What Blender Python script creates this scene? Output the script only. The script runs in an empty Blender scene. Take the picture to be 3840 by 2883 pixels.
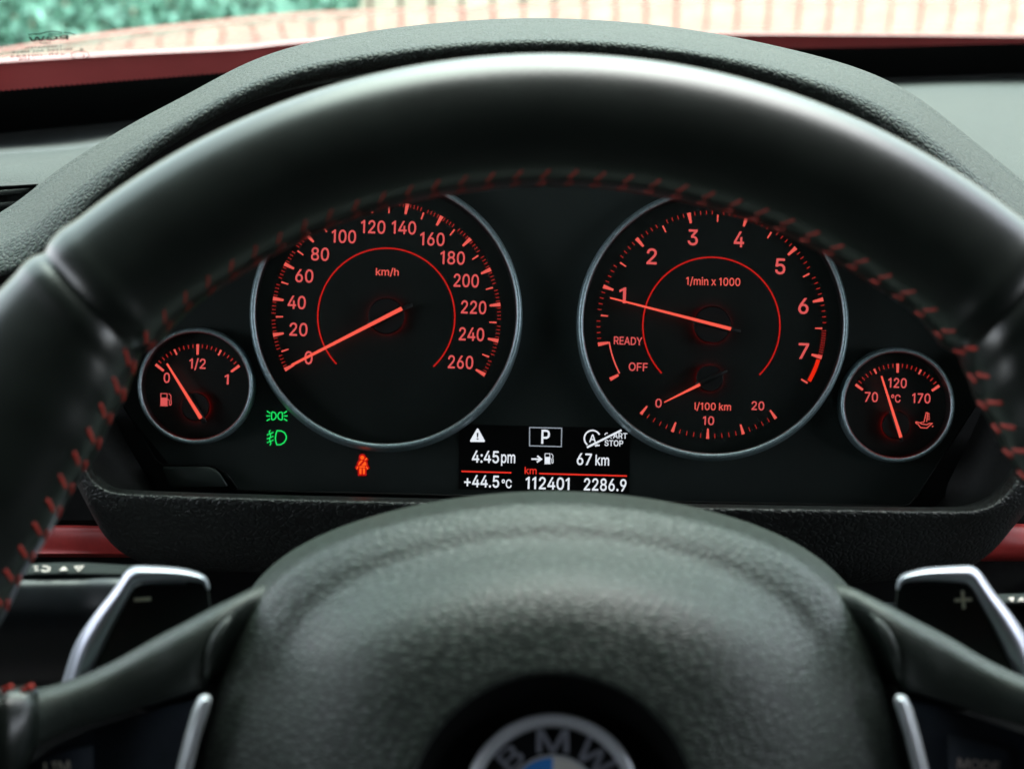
import bpy, math, random
from mathutils import Vector, Matrix
R = math.radians
random.seed(7)
scene = bpy.context.scene
col = scene.collection

# ------------------------------------------------------------------ camera
F = 3840 * 50 / 36.0          # focal length in photo pixels
CX, CY = 1920.0, 1441.5
PITCH = R(18)
CAM_Z = 1.05
Mcam = Matrix.Translation((0, 0, CAM_Z)) @ Matrix.Rotation(-PITCH, 4, 'X')
cd = bpy.data.cameras.new('camera')
cam = bpy.data.objects.new('camera', cd)
col.objects.link(cam)
cam.location = (0, 0, CAM_Z)
cam.rotation_euler = (R(90) - PITCH, 0, 0)
cd.lens = 50; cd.sensor_width = 36; cd.sensor_fit = 'HORIZONTAL'
cd.clip_start = 0.02; cd.clip_end = 500
cd.dof.use_dof = True
cd.dof.focus_distance = 0.568
cd.dof.aperture_fstop = 10.5
scene.camera = cam

# ------------------------------------------------------------------ world, sun, exposure
SUN_EL, SUN_AZ = R(66), R(12)      # azimuth measured clockwise from +Y (the car's nose): high in front of the car, veiled
w = bpy.data.worlds.new('World'); scene.world = w; w.use_nodes = True
nt = w.node_tree
bg = nt.nodes['Background']
sky = nt.nodes.new('ShaderNodeTexSky'); sky.sky_type = 'NISHITA'; sky.sun_disc = False
sky.sun_elevation = SUN_EL; sky.sun_rotation = SUN_AZ
hs = nt.nodes.new('ShaderNodeHueSaturation'); hs.inputs['Saturation'].default_value = .28     # pale hazy sky
nt.links.new(sky.outputs[0], hs.inputs['Color']); nt.links.new(hs.outputs[0], bg.inputs[0])
bg.inputs[1].default_value = 0.15
sl = bpy.data.lights.new('sun', 'SUN'); sl.energy = 0.65; sl.angle = R(55); sl.color = (1, .985, .90)
so = bpy.data.objects.new('sun', sl); col.objects.link(so)
sd = Vector((math.sin(SUN_AZ) * math.cos(SUN_EL), math.cos(SUN_AZ) * math.cos(SUN_EL), math.sin(SUN_EL)))
so.rotation_euler = (-sd).to_track_quat('-Z', 'Y').to_euler()
so.location = sd * 20
EXPOSURE = 2.9
vs = scene.view_settings
vs.view_transform = 'Standard'; vs.look = 'None'; vs.exposure = EXPOSURE; vs.gamma = 1; vs.use_curve_mapping = False
EM = 1.0 / 2 ** EXPOSURE
scene.cycles.use_denoising = True
scene.cycles.max_bounces = 8
scene.cycles.transparent_max_bounces = 12
scene.cycles.sample_clamp_indirect = 4

# ------------------------------------------------------------------ helpers
def V(px, py, d):
    return Vector(((px - CX) / F * d, d, (CY - py) / F * d)) * 0.01

def srgb(r, g, b):
    f = lambda c: (c / 255 / 12.92) if c / 255 <= .04045 else ((c / 255 + .055) / 1.055) ** 2.4
    return (f(r), f(g), f(b))

ROOT = {}      # object -> base vector (camera frame) for its mesh coordinates

def tag(o, label=None, cat=None, group=None, kind=None):
    if label: o['label'] = label
    if cat: o['category'] = cat
    if group: o['group'] = group
    if kind: o['kind'] = kind
    return o

def thing(name, base, label, cat, group=None):
    o = bpy.data.objects.new(name, None); col.objects.link(o)
    o.empty_display_size = .02
    o.matrix_world = Mcam @ Matrix.Translation(base)
    ROOT[o.name] = base.copy()
    return tag(o, label, cat, group)

def base_of(o):
    while o.parent: o = o.parent
    return ROOT.get(o.name, Vector((0, 0, 0)))

def obj(name, vf, mat, parent=None, smooth=True, frame='cam', base=None, angle=None, uv=None):
    verts, faces = vf
    if parent: b = base_of(parent)
    else: b = base if base is not None else Vector((0, 0, 0))
    me = bpy.data.meshes.new(name)
    me.from_pydata([tuple(Vector(v) - b) for v in verts], [], faces)
    me.validate(); me.update()
    if smooth:
        me.polygons.foreach_set('use_smooth', [True] * len(me.polygons))
        if angle is not None:
            me.set_sharp_from_angle(angle=R(angle))
    me.materials.append(mat)
    o = bpy.data.objects.new(name, me); col.objects.link(o)
    if parent:
        o.parent = parent
    else:
        ROOT[o.name] = b
        o.matrix_world = (Mcam if frame == 'cam' else Matrix.Identity(4)) @ Matrix.Translation(b)
    return o

def join(*vfs):
    verts, faces = [], []
    for v, f in vfs:
        n = len(verts); verts += list(v); faces += [tuple(i + n for i in q) for q in f]
    return verts, faces

def cr(p0, p1, p2, p3, t):
    return 0.5 * ((2 * p1) + (p2 - p0) * t + (2 * p0 - 5 * p1 + 4 * p2 - p3) * t * t + (3 * p1 - p0 - 3 * p2 + p3) * t ** 3)

def curve(pts, n, closed=False, k=12):
    pts = [Vector(p) for p in pts]
    dense = []
    m = len(pts)
    segs = m if closed else m - 1
    for i in range(segs):
        if closed: a, b, c, d = pts[(i - 1) % m], pts[i], pts[(i + 1) % m], pts[(i + 2) % m]
        else:
            b, c = pts[i], pts[i + 1]
            a = pts[i - 1] if i else b * 2 - c
            d = pts[i + 2] if i + 2 < m else c * 2 - b
        for j in range(k): dense.append(cr(a, b, c, d, j / k))
    dense.append(pts[0].copy() if closed else pts[-1].copy())
    L = [0]
    for i in range(1, len(dense)): L.append(L[-1] + (dense[i] - dense[i - 1]).length)
    out = []; j = 0
    cnt = n if closed else n + 1
    for i in range(cnt):
        t = L[-1] * i / n
        while j < len(L) - 2 and L[j + 1] < t: j += 1
        s = (t - L[j]) / max(L[j + 1] - L[j], 1e-12)
        out.append(dense[j].lerp(dense[j + 1], min(max(s, 0), 1)))
    return out

def grid(rows, closed=False):
    n = len(rows[0]); verts = [p for r in rows for p in r]; faces = []
    for i in range(len(rows) - 1):
        for j in range(n if closed else n - 1):
            a, b = i * n + j, i * n + (j + 1) % n
            faces.append((a, b, b + n, a + n))
    return verts, faces

def loft(rows, nu=80, nv=6, closed=False, resample=True):
    rs = [curve(r, nu, closed) if resample else [Vector(p) for p in r] for r in rows]
    out = []
    for i in range(len(rs) - 1):
        for j in range(nv):
            t = j / nv; row = []
            for q in range(len(rs[0])):
                b, c = rs[i][q], rs[i + 1][q]
                a = rs[i - 1][q] if i else b * 2 - c
                d = rs[i + 2][q] if i + 2 < len(rs) else c * 2 - b
                row.append(cr(a, b, c, d, t))
            out.append(row)
    out.append(rs[-1])
    return grid(out, closed)

def pl(pts):      # list of (px, py, depth) -> vectors
    return [V(*p) for p in pts]

def tube(path, rad, sides=12, closed=False, caps=True):
    n = len(path); verts, faces = [], []
    for i, p in enumerate(path):
        if closed: t = path[(i + 1) % n] - path[i - 1]
        else: t = path[min(i + 1, n - 1)] - path[max(i - 1, 0)]
        t.normalize()
        up = Vector((0, 1, 0)) if abs(t.y) < .8 else Vector((0, 0, 1))
        a = t.cross(up).normalized(); b = t.cross(a).normalized()
        r = rad(i / max(n - 1, 1)) if callable(rad) else rad
        for k in range(sides):
            an = 2 * math.pi * k / sides
            verts.append(p + a * (r * math.cos(an)) + b * (r * math.sin(an)))
    for i in range(n if closed else n - 1):
        for k in range(sides):
            a, b = i * sides + k, i * sides + (k + 1) % sides
            c, d = ((i + 1) % n) * sides + (k + 1) % sides, ((i + 1) % n) * sides + k
            faces.append((a, b, c, d))
    if caps and not closed:
        faces.append(tuple(range(sides - 1, -1, -1)))
        faces.append(tuple(range((n - 1) * sides, n * sides)))
    return verts, faces

def capsule(a, b, r, sides=8):
    path = []; rr = []
    d = b - a; L = d.length; d.normalize()
    for k in range(4):
        an = math.pi / 2 * k / 3.0
        path.append(a - d * r * math.cos(an)); rr.append(max(r * math.sin(an), r * .05))
    for k in range(4):
        an = math.pi / 2 * k / 3.0
        path.append(b + d * r * math.sin(an)); rr.append(max(r * math.cos(an), r * .05))
    return tube(path, lambda t: rr[min(int(round(t * (len(path) - 1))), len(path) - 1)], sides)

def lathe(cx, cy, prof, n=128, a0=0, a1=360, closed_prof=False):
    """prof: (radius px, depth cm [, dx, dy]); circle about the view axis at photo point cx, cy"""
    rows = []
    full = abs(a1 - a0) >= 360
    pr = prof + [prof[0]] if closed_prof else prof
    for p in pr:
        r, d = p[0], p[1]
        ox, oy = (p[2], p[3]) if len(p) > 2 else (0, 0)
        rows.append([V(cx + ox + r * math.cos(R(a0 + (a1 - a0) * k / n)), cy + oy - r * math.sin(R(a0 + (a1 - a0) * k / n)), d)
                     for k in range(n if full else n + 1)])
    return grid(rows, full)

def disc(cx, cy, r, d, n=96, th=0.0):
    if th: return join(lathe(cx, cy, [(r * .999, d + th), (r, d + th * .5), (r * .985, d), (0.01, d)], n))
    return [V(cx + r * math.cos(2 * math.pi * k / n), cy - r * math.sin(2 * math.pi * k / n), d) for k in range(n)], [tuple(range(n))]

def plate(pts, d, th=0.05, bevel=0.0):
    """extruded polygon in photo pixels at depth d (front) .. d+th"""
    n = len(pts)
    if bevel:
        cx = sum(p[0] for p in pts) / n; cy = sum(p[1] for p in pts) / n
        ins = inset(pts, bevel)
        rows = [[V(x, y, d + th) for x, y in pts], [V(x, y, d + bevel / 100) for x, y in pts], [V(x, y, d) for x, y in ins]]
        v, f = grid(rows, True); m = len(v) - n
        return v, f + [tuple(range(m, m + n))]
    v = [V(x, y, d) for x, y in pts] + [V(x, y, d + th) for x, y in pts]
    f = [tuple(range(n)), tuple(range(2 * n - 1, n - 1, -1))]
    f += [(i, i + n, (i + 1) % n + n, (i + 1) % n) for i in range(n)]
    return v, f

def inset(pts, w):
    n = len(pts); out = []
    ar = sum(pts[i][0] * pts[(i + 1) % n][1] - pts[(i + 1) % n][0] * pts[i][1] for i in range(n))
    sg = 1 if ar > 0 else -1
    for i in range(n):
        p0, p1, p2 = Vector(pts[i - 1]), Vector(pts[i]), Vector(pts[(i + 1) % n])
        a = (p1 - p0).normalized(); b = (p2 - p1).normalized()
        na = Vector((-a.y, a.x)) * sg; nb = Vector((-b.y, b.x)) * sg
        m = (na + nb); l = m.length
        m = m / l if l > 1e-6 else na
        q = p1 + m * (w / max(m.dot(na), .35))
        out.append((q.x, q.y))
    return out

def ribbon(pts, wd, d, closed=False, wd2=None):
    """flat mitred stroke in photo pixels"""
    n = len(pts); P = [Vector(p) for p in pts]; L, Rr = [], []
    for i in range(n):
        a = (P[i] - P[i - 1]) if (i or closed) else (P[1] - P[0])
        b = (P[(i + 1) % n] - P[i]) if (i < n - 1 or closed) else (P[-1] - P[-2])
        a = a.normalized(); b = b.normalized()
        na = Vector((-a.y, a.x)); nb = Vector((-b.y, b.x))
        m = na + nb; m = m.normalized() if m.length > 1e-6 else na
        ww = wd if wd2 is None else wd + (wd2 - wd) * i / (n - 1)
        o = m * (ww / 2 / max(m.dot(na), .4))
        L.append(P[i] + o); Rr.append(P[i] - o)
    v = [V(p.x, p.y, d) for p in L] + [V(p.x, p.y, d) for p in Rr]
    f = [(i, (i + 1) % n, (i + 1) % n + n, i + n) for i in range(n if closed else n - 1)]
    return v, f

def arc_pts(cx, cy, r, a0, a1, n=60):
    return [(cx + r * math.cos(R(a0 + (a1 - a0) * k / n)), cy - r * math.sin(R(a0 + (a1 - a0) * k / n))) for k in range(n + 1)]

def tick(cx, cy, a, r0, r1, w0, w1, d):
    c, s = math.cos(R(a)), math.sin(R(a))
    def p(r, o): return V(cx + r * c - o * s, cy - r * s - o * c, d)
    return [p(r0, -w0 / 2), p(r1, -w1 / 2), p(r1, w1 / 2), p(r0, w0 / 2)], [(0, 1, 2, 3)]

GLYPH = {
'0': (453, '265,-14 299,-3 330,15 356,41 378,72 395,110 407,153 414,201 416,254 414,307 407,355 394,399 378,436 356,468 330,493 299,512 265,523 227,527 189,523 154,512 124,493 97,468 76,436 59,399 47,356 39,307 37,254 39,201 46,153 58,110 75,72 97,41 123,15 154,-3 189,-14 227,-18 206,63 187,70 171,82 156,99 144,120 134,147 126,178 122,214 120,254 122,294 126,330 134,362 144,388 156,410 171,427 187,439 206,446 227,448 248,446 266,439 283,427 297,410 310,388 320,362 327,330 331,294 333,254 331,214 327,178 320,147 310,120 297,99 283,82 266,70 248,63 227,61', '27,28,42 42,43,27 26,27,43 43,44,26 44,45,26 25,26,45 45,46,25 24,25,46 34,36,33 36,37,33 51,52,19 52,18,19 33,37,32 37,38,32 31,32,38 38,39,31 30,31,39 39,40,30 29,30,40 40,41,29 28,29,41 42,28,41 24,46,47 23,24,47 47,48,23 22,23,48 48,49,22 21,22,49 49,50,21 20,21,50 50,51,20 51,19,20 70,35,0 17,54,16 70,0,1 69,70,1 54,55,15 16,54,15 6,7,64 63,64,7 7,8,63 62,63,8 61,62,8 8,9,61 60,61,9 9,10,60 69,1,2 68,69,2 2,3,68 67,68,3 3,4,67 66,67,4 4,5,66 65,66,5 5,6,65 6,64,65 60,10,59 10,11,59 58,59,11 11,12,58 57,58,12 12,13,57 56,57,13 13,14,56 55,56,14 15,55,14 36,34,35 71,36,35 35,70,71 54,17,53 52,53,17 18,52,17'),
'1': (330, '238,-11 238,520 168,520 150,498 45,432 45,348 150,408 150,-11', '0,1,2,3,6,7 3,4,5,6'),
'2': (453, '400,-11 400,68 164,68 164,56 275,172 302,202 326,228 345,252 360,274 372,294 381,314 387,333 391,352 392,373 390,400 382,427 370,451 354,473 334,491 311,506 285,518 256,524 225,527 194,524 165,517 138,506 114,490 93,471 77,448 64,422 57,393 54,351 137,351 139,379 143,395 149,408 156,420 166,430 178,438 191,444 206,447 224,449 240,447 255,444 268,439 280,432 290,423 298,413 304,401 308,387 309,371 308,357 305,344 301,331 294,318 285,304 274,289 260,273 244,256 226,236 53,52 53,-11 175,68', '60,61,3 32,33,31 30,31,33 33,34,30 29,30,34 28,29,34 34,35,28 27,28,35 35,36,27 36,26,27 23,39,40 24,38,39 39,23,24 43,21,42 22,42,21 42,22,41 40,41,22 23,40,22 60,3,2 2,59,60 26,36,37 25,26,37 37,38,25 38,24,25 6,7,56 55,56,7 7,8,55 54,55,8 8,9,54 53,54,9 9,10,53 52,53,10 10,11,52 51,52,11 11,12,51 50,51,12 12,13,50 49,50,13 13,14,49 14,15,49 48,49,15 15,16,48 47,48,16 16,17,47 46,47,17 17,18,46 45,46,18 18,19,45 3,61,0 0,1,3 59,2,4 4,5,59 58,59,5 57,58,5 5,6,57 6,56,57 45,19,44 19,20,44 43,44,20 21,43,20 3,1,62 2,3,62 4,2,62'),
'3': (453, '252,-16 284,-9 313,3 339,18 362,37 380,60 393,86 401,114 404,145 401,175 393,202 380,228 362,251 340,271 313,286 282,296 248,301 200,299 204,258 383,456 383,520 59,520 59,441 277,441 277,452 146,303 146,237 201,237 228,235 251,231 270,224 285,214 297,203 306,191 313,176 317,161 318,145 317,127 312,112 305,99 296,88 284,78 271,71 255,65 237,62 218,61 201,62 184,65 169,69 156,76 145,84 135,94 128,105 123,118 118,143 31,143 37,102 47,75 61,51 80,30 103,13 128,0 156,-10 186,-16 218,-18 243,301 267,441', '59,60,50 50,51,59 58,59,51 51,52,58 57,58,52 52,53,57 56,57,53 53,54,56 55,56,54 47,48,62 47,62,63 63,46,47 0,44,64 45,64,44 29,16,28 18,28,16 46,63,64 64,45,46 28,18,27 18,16,65 62,48,61 48,49,61 60,61,49 50,60,49 27,18,26 25,26,18 18,17,25 42,43,1 31,14,30 15,30,14 6,7,37 36,37,7 7,8,36 8,9,36 35,36,9 9,10,35 42,1,2 41,42,2 2,3,41 40,41,3 3,4,40 39,40,4 4,5,39 38,39,5 5,6,38 6,37,38 35,10,34 10,11,34 33,34,11 11,12,33 32,33,12 12,13,32 31,32,13 14,31,13 24,23,19 19,20,24 1,43,0 44,0,43 30,15,29 16,29,15 25,17,23 22,66,24 21,22,24 24,20,21 17,18,65 23,17,65 19,23,65 23,24,66 25,23,66'),
'4': (453, '424,94 424,174 120,174 120,163 330,520 241,520 29,161 29,94 354,-11 354,329 271,329 271,146 271,121 271,-11 126,174 354,94 354,174 271,174 271,94', '6,7,3 6,3,2 2,5,6 3,12,11 2,3,14 3,11,14 5,2,14 4,5,14 3,7,12 0,1,16 13,8,15 14,11,17 12,7,18 15,16,11 11,12,15 15,0,16 9,10,16 16,10,17 11,16,17 15,12,18 13,15,18'),
'5': (453, '255,-15 286,-7 314,6 339,23 361,45 378,70 392,99 399,130 402,163 401,188 396,212 389,235 379,256 367,275 353,293 337,308 318,321 298,331 276,339 253,343 229,345 210,344 192,340 174,335 157,328 142,320 133,312 146,312 160,441 377,441 377,520 86,520 55,243 131,234 145,245 157,252 171,258 186,262 202,265 218,266 237,264 254,260 269,253 283,243 294,230 304,216 311,199 315,182 317,162 315,143 311,125 304,110 295,95 284,84 271,74 256,67 239,62 221,61 206,62 191,65 178,70 166,77 156,86 147,96 140,107 136,118 131,141 47,141 52,103 61,77 74,54 91,33 111,16 135,1 162,-9 190,-16 221,-18 147,323', '27,25,26 71,72,62 62,63,71 70,71,63 63,64,70 69,70,64 64,65,69 68,69,65 65,66,68 67,68,66 34,26,33 32,33,26 31,32,26 59,75,58 21,39,20 58,75,76 76,57,58 39,21,38 22,38,21 75,59,74 60,74,59 23,37,38 38,22,23 74,60,73 60,61,73 72,73,61 62,72,61 26,34,35 27,26,35 35,36,27 36,37,27 37,23,27 23,24,27 27,24,77 26,25,28 31,26,28 41,19,40 0,55,56 19,41,18 55,0,1 54,55,1 41,42,17 18,41,17 6,7,49 48,49,7 7,8,48 8,9,48 47,48,9 9,10,47 54,1,2 53,54,2 2,3,53 52,53,3 3,4,52 51,52,4 4,5,51 50,51,5 5,6,50 6,49,50 47,10,46 10,11,46 45,46,11 11,12,45 12,13,45 44,45,13 13,14,44 43,44,14 14,15,43 15,16,43 42,43,16 17,42,16 0,56,76 57,76,56 20,39,40 40,19,20 29,30,28 31,28,30 25,27,77 28,25,77'),
'6': (453, '258,-15 288,-8 316,5 340,22 360,43 377,67 390,95 397,125 400,157 398,189 391,218 379,245 364,269 344,288 321,304 295,316 266,323 235,325 220,324 205,322 192,317 179,311 168,304 158,296 149,286 141,276 127,250 157,250 341,519 246,520 128,346 103,308 84,273 69,243 60,215 54,188 52,162 55,129 62,98 75,69 92,44 112,23 137,5 164,-8 194,-15 226,-18 209,61 194,65 180,72 167,81 156,93 148,107 141,122 137,139 136,158 137,177 141,194 148,209 156,222 167,233 179,242 194,249 209,253 226,254 243,253 259,249 273,242 285,233 296,222 305,208 311,193 315,176 316,157 315,139 311,122 305,107 296,93 285,81 273,72 259,65 243,61 226,60 206,322', '38,39,52 52,53,38 37,38,53 53,54,37 36,37,54 54,55,36 35,36,55 34,35,55 55,56,34 56,26,34 33,34,26 32,33,26 26,25,32 31,32,25 59,27,58 27,23,24 47,44,46 44,47,43 47,48,43 27,59,60 60,61,27 63,18,82 43,48,42 48,49,42 41,42,49 49,50,41 40,41,50 50,51,40 39,40,51 52,39,51 26,56,57 57,58,26 58,27,26 25,26,27 27,24,25 31,25,24 24,23,31 30,31,23 23,22,30 22,21,30 21,20,30 20,19,30 18,63,17 0,79,80 0,80,45 81,45,80 17,63,64 65,66,15 16,65,15 79,0,1 1,78,79 65,16,64 17,64,16 4,5,75 74,75,5 5,6,74 6,7,74 73,74,7 7,8,73 72,73,8 71,72,8 8,9,71 70,71,9 9,10,70 10,11,70 69,70,11 11,12,69 78,1,2 77,78,2 2,3,77 76,77,3 3,4,76 4,75,76 69,12,68 12,13,68 67,68,13 13,14,67 66,67,14 15,66,14 46,44,45 45,81,46 19,20,82 23,27,22 27,82,20 20,21,27 21,22,27 27,61,82 61,62,82 62,63,82 30,19,82 28,29,82 29,30,82'),
'7': (453, '172,-11 402,446 402,520 51,520 51,441 312,441 312,451 79,-11 307,441', '6,5,1 1,2,6 1,5,0 4,8,6 3,4,6 6,2,3 5,6,8 0,5,8 7,0,8'),
'8': (453, '261,-16 292,-9 321,1 347,16 369,34 388,56 401,80 409,107 412,135 410,158 405,180 397,200 386,219 373,235 358,250 341,261 322,270 311,273 311,259 328,266 350,281 368,302 382,326 390,352 393,380 390,407 383,433 371,456 354,476 334,494 311,508 285,518 257,524 226,527 196,525 167,518 141,508 118,494 98,476 81,456 69,433 62,407 59,380 62,352 70,326 84,301 102,281 124,266 142,259 142,273 130,270 112,261 94,250 79,235 66,219 55,200 47,179 42,158 41,135 44,107 52,80 65,56 83,34 105,16 131,1 160,-9 192,-16 226,-18 206,61 188,65 172,70 158,78 147,87 138,98 132,110 128,123 126,139 128,155 132,169 139,183 148,194 160,205 174,213 190,219 207,223 226,224 245,223 262,219 278,213 292,205 304,194 313,183 320,169 324,155 326,139 324,123 320,110 314,98 305,87 294,78 280,70 264,65 247,61 226,60 210,302 196,305 183,310 171,317 162,326 154,336 148,348 145,361 144,376 145,390 148,403 154,414 162,424 171,433 182,440 195,445 210,448 226,449 243,448 257,445 270,440 281,433 291,424 298,414 304,403 307,390 308,376 307,361 303,348 298,336 290,326 280,317 269,310 256,305 242,302 226,301 330,267 123,267', '47,51,48 48,50,47 46,141,50 61,62,73 73,74,61 60,61,74 74,75,60 59,60,75 58,59,75 75,76,58 57,58,76 76,77,57 56,57,77 77,78,56 55,56,78 54,55,78 78,79,54 53,54,79 85,139,104 85,104,84 105,84,104 69,66,68 84,105,83 120,34,119 66,69,65 69,70,65 105,106,49 106,107,49 108,49,107 118,119,35 119,34,35 65,70,64 70,71,64 63,64,71 71,72,63 62,63,72 73,62,72 53,79,80 52,53,80 51,52,80 48,51,80 80,81,48 81,82,48 82,83,48 83,105,48 105,49,48 50,48,49 46,50,49 49,108,46 108,109,46 45,46,109 109,110,45 44,45,110 110,111,44 43,44,111 111,112,43 42,43,112 112,113,42 41,42,113 113,114,41 40,41,114 39,40,114 114,115,39 38,39,115 115,116,38 37,38,116 116,117,37 36,37,117 117,118,36 118,35,36 103,67,102 86,137,138 102,67,0 0,101,102 137,86,87 123,32,122 33,122,32 101,0,1 100,101,1 125,30,124 30,31,124 123,124,31 32,123,31 17,18,16 15,19,18 16,18,19 17,16,20 4,5,97 96,97,5 5,6,96 95,96,6 6,7,95 7,8,95 94,95,8 8,9,94 93,94,9 9,10,93 92,93,10 10,11,92 11,12,92 91,92,12 12,13,91 15,18,14 100,1,2 99,100,2 2,3,99 98,99,3 3,4,98 4,97,98 91,13,90 13,14,90 14,18,90 89,90,18 88,89,18 87,88,18 137,87,18 18,17,137 136,137,17 135,136,17 134,135,17 133,134,17 17,20,133 20,21,133 132,133,21 21,22,132 131,132,22 22,23,131 130,131,23 23,24,130 129,130,24 24,25,129 128,129,25 25,26,128 26,27,128 127,128,27 27,28,127 126,127,28 28,29,126 125,126,29 30,125,29 68,66,67 67,103,68 86,138,85 139,85,138 122,33,121 120,121,33 34,120,33 19,15,140 16,19,140 20,16,140 47,50,141 51,47,141'),
'9': (453, '194,524 164,517 137,504 113,487 92,466 75,442 62,414 55,384 52,352 55,320 62,290 73,264 89,240 109,220 132,204 158,193 187,186 218,184 233,184 247,187 261,192 273,197 285,205 295,213 304,222 311,232 326,259 296,259 111,-10 206,-11 324,162 349,201 369,235 383,266 392,293 398,321 400,347 397,380 390,411 378,440 361,465 340,486 316,504 288,516 258,524 226,527 243,448 259,444 273,437 285,427 296,416 305,402 311,386 315,369 316,350 315,332 311,315 305,300 296,287 285,276 273,267 259,260 243,256 226,254 209,256 194,260 180,267 167,276 157,287 148,301 142,316 138,333 136,352 138,370 142,387 148,402 157,416 167,427 180,437 194,444 209,448 226,449 247,187', '11,12,69 69,70,11 10,11,70 9,10,70 70,71,9 8,9,71 71,72,8 72,73,8 7,8,73 73,74,7 6,7,74 18,63,17 45,80,81 17,63,64 0,79,80 80,45,0 17,64,16 64,65,16 15,16,65 66,15,65 1,78,79 79,0,1 15,66,14 66,67,14 13,14,67 67,68,13 12,13,68 69,12,68 6,74,75 5,6,75 4,5,75 75,76,4 3,4,76 76,77,3 2,3,77 77,78,2 78,1,2 44,46,47 24,27,23 27,58,59 63,18,82 60,61,27 27,59,60 47,48,43 44,47,43 56,57,26 31,32,25 26,25,32 32,33,26 33,34,26 56,26,34 55,56,34 34,35,55 35,36,55 54,55,36 36,37,54 53,54,37 37,38,53 52,53,38 38,39,52 20,19,30 21,20,30 22,21,30 23,22,30 30,31,23 24,23,31 31,25,24 27,24,25 25,26,27 58,27,26 26,57,58 52,39,51 39,40,51 50,51,40 40,41,50 49,50,41 41,42,49 48,49,42 43,48,42 45,81,46 46,44,45 19,20,82 22,23,27 27,82,20 20,21,27 21,22,27 27,61,82 61,62,82 62,63,82 30,19,82 28,29,82 29,30,82'),
'/': (249, '170,544 0,-87 79,-87 249,544', '3,0,2 1,2,0'),
':': (188, '110,-14 124,-8 136,1 145,13 150,26 152,41 150,56 145,69 136,81 124,90 110,96 95,98 80,96 67,90 55,81 46,69 40,56 38,41 40,26 46,13 55,1 67,-8 80,-14 95,-16 110,261 124,267 136,276 145,288 150,301 152,316 150,331 145,345 136,356 124,366 110,371 95,373 80,371 67,366 55,356 46,345 40,331 38,316 40,301 46,288 55,276 67,267 80,261 95,260', '17,18,19 16,17,14 14,15,16 41,42,43 40,41,38 38,39,40 22,23,21 20,21,23 35,36,37 17,19,20 14,17,20 41,43,44 38,41,44 44,35,38 35,37,38 1,2,0 25,26,24 47,24,26 4,5,3 5,6,8 7,8,6 28,29,27 29,30,32 31,32,30 3,5,2 5,8,11 10,11,8 9,10,8 27,29,26 47,26,29 33,34,32 0,2,23 2,5,23 5,11,23 20,23,11 14,20,11 13,14,11 12,13,11 45,46,47 44,45,47 35,44,47 47,29,35 29,32,35 32,34,35'),
'.': (188, '110,-14 124,-8 136,1 145,13 150,26 152,41 150,56 145,69 136,81 124,90 110,96 95,98 80,96 67,90 55,81 46,69 40,56 38,41 40,26 46,13 55,1 67,-8 80,-14 95,-16', '17,18,19 16,17,14 14,15,16 22,23,21 20,21,23 17,19,20 14,17,20 1,2,0 4,5,3 5,6,8 7,8,6 3,5,2 5,8,11 10,11,8 9,10,8 0,2,23 2,5,23 5,11,23 20,23,11 14,20,11 13,14,11 12,13,11'),
'+': (453, '266,23 266,375 187,375 187,23 402,161 402,237 50,237 50,161 266,237 187,237 187,161 266,161', '1,2,8 3,0,10 2,9,8 9,6,10 6,7,10 8,9,11 9,10,11 0,11,10 5,8,11 4,5,11'),
'°': (316, '181,274 202,279 221,289 239,301 254,317 267,334 276,354 282,375 284,397 282,420 276,441 267,461 254,479 239,494 221,507 202,516 181,522 158,524 136,522 115,516 95,507 77,494 62,479 49,461 40,441 34,420 32,397 34,375 40,354 49,334 62,317 77,301 95,289 115,279 136,274 158,272 149,346 140,348 132,352 124,358 118,364 113,371 109,379 106,388 106,397 106,407 109,416 113,424 118,432 124,438 132,443 140,447 149,450 158,451 168,450 176,447 184,443 192,438 198,432 204,424 208,416 210,407 211,397 210,388 208,379 204,371 198,364 192,358 185,352 176,348 168,346 158,345', '28,29,42 42,43,28 27,28,43 26,27,43 43,44,26 44,45,26 25,26,45 45,46,25 24,25,46 23,24,46 37,34,36 51,52,18 34,37,33 51,18,19 33,37,32 37,38,32 31,32,38 38,39,31 39,40,31 30,31,40 40,41,30 29,30,41 42,29,41 23,46,47 22,23,47 47,48,22 48,49,22 21,22,49 49,50,21 20,21,50 50,51,20 51,19,20 70,35,0 0,69,70 17,54,16 69,0,1 54,55,15 16,54,15 5,6,64 6,7,64 63,64,7 7,8,63 62,63,8 61,62,8 8,9,61 60,61,9 9,10,60 10,11,60 69,1,2 68,69,2 2,3,68 67,68,3 3,4,67 66,67,4 65,66,4 4,5,65 5,64,65 60,11,59 11,12,59 58,59,12 57,58,12 12,13,57 56,57,13 13,14,56 55,56,14 15,55,14 36,34,35 71,36,35 35,70,71 54,17,53 52,53,17 18,52,17'),
'-': (453, '103,255 103,177 348,177 348,255', '2,3,1 0,1,3'),
'k': (381, '182,188 189,188 380,388 280,390 116,223 99,223 101,116 125,-11 125,520 42,520 42,-11 392,-10 192,245 133,187 289,-11 125,137 125,232 215,216 152,162', '9,10,5 7,6,10 5,10,6 4,8,5 9,5,8 1,12,0 14,11,1 17,2,12 2,3,12 15,18,13 6,7,15 5,6,15 16,4,15 4,5,15 12,3,16 16,15,13 16,13,12 8,4,16 1,11,17 12,1,17 13,0,12 0,13,18 1,0,18 14,1,18'),
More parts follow.
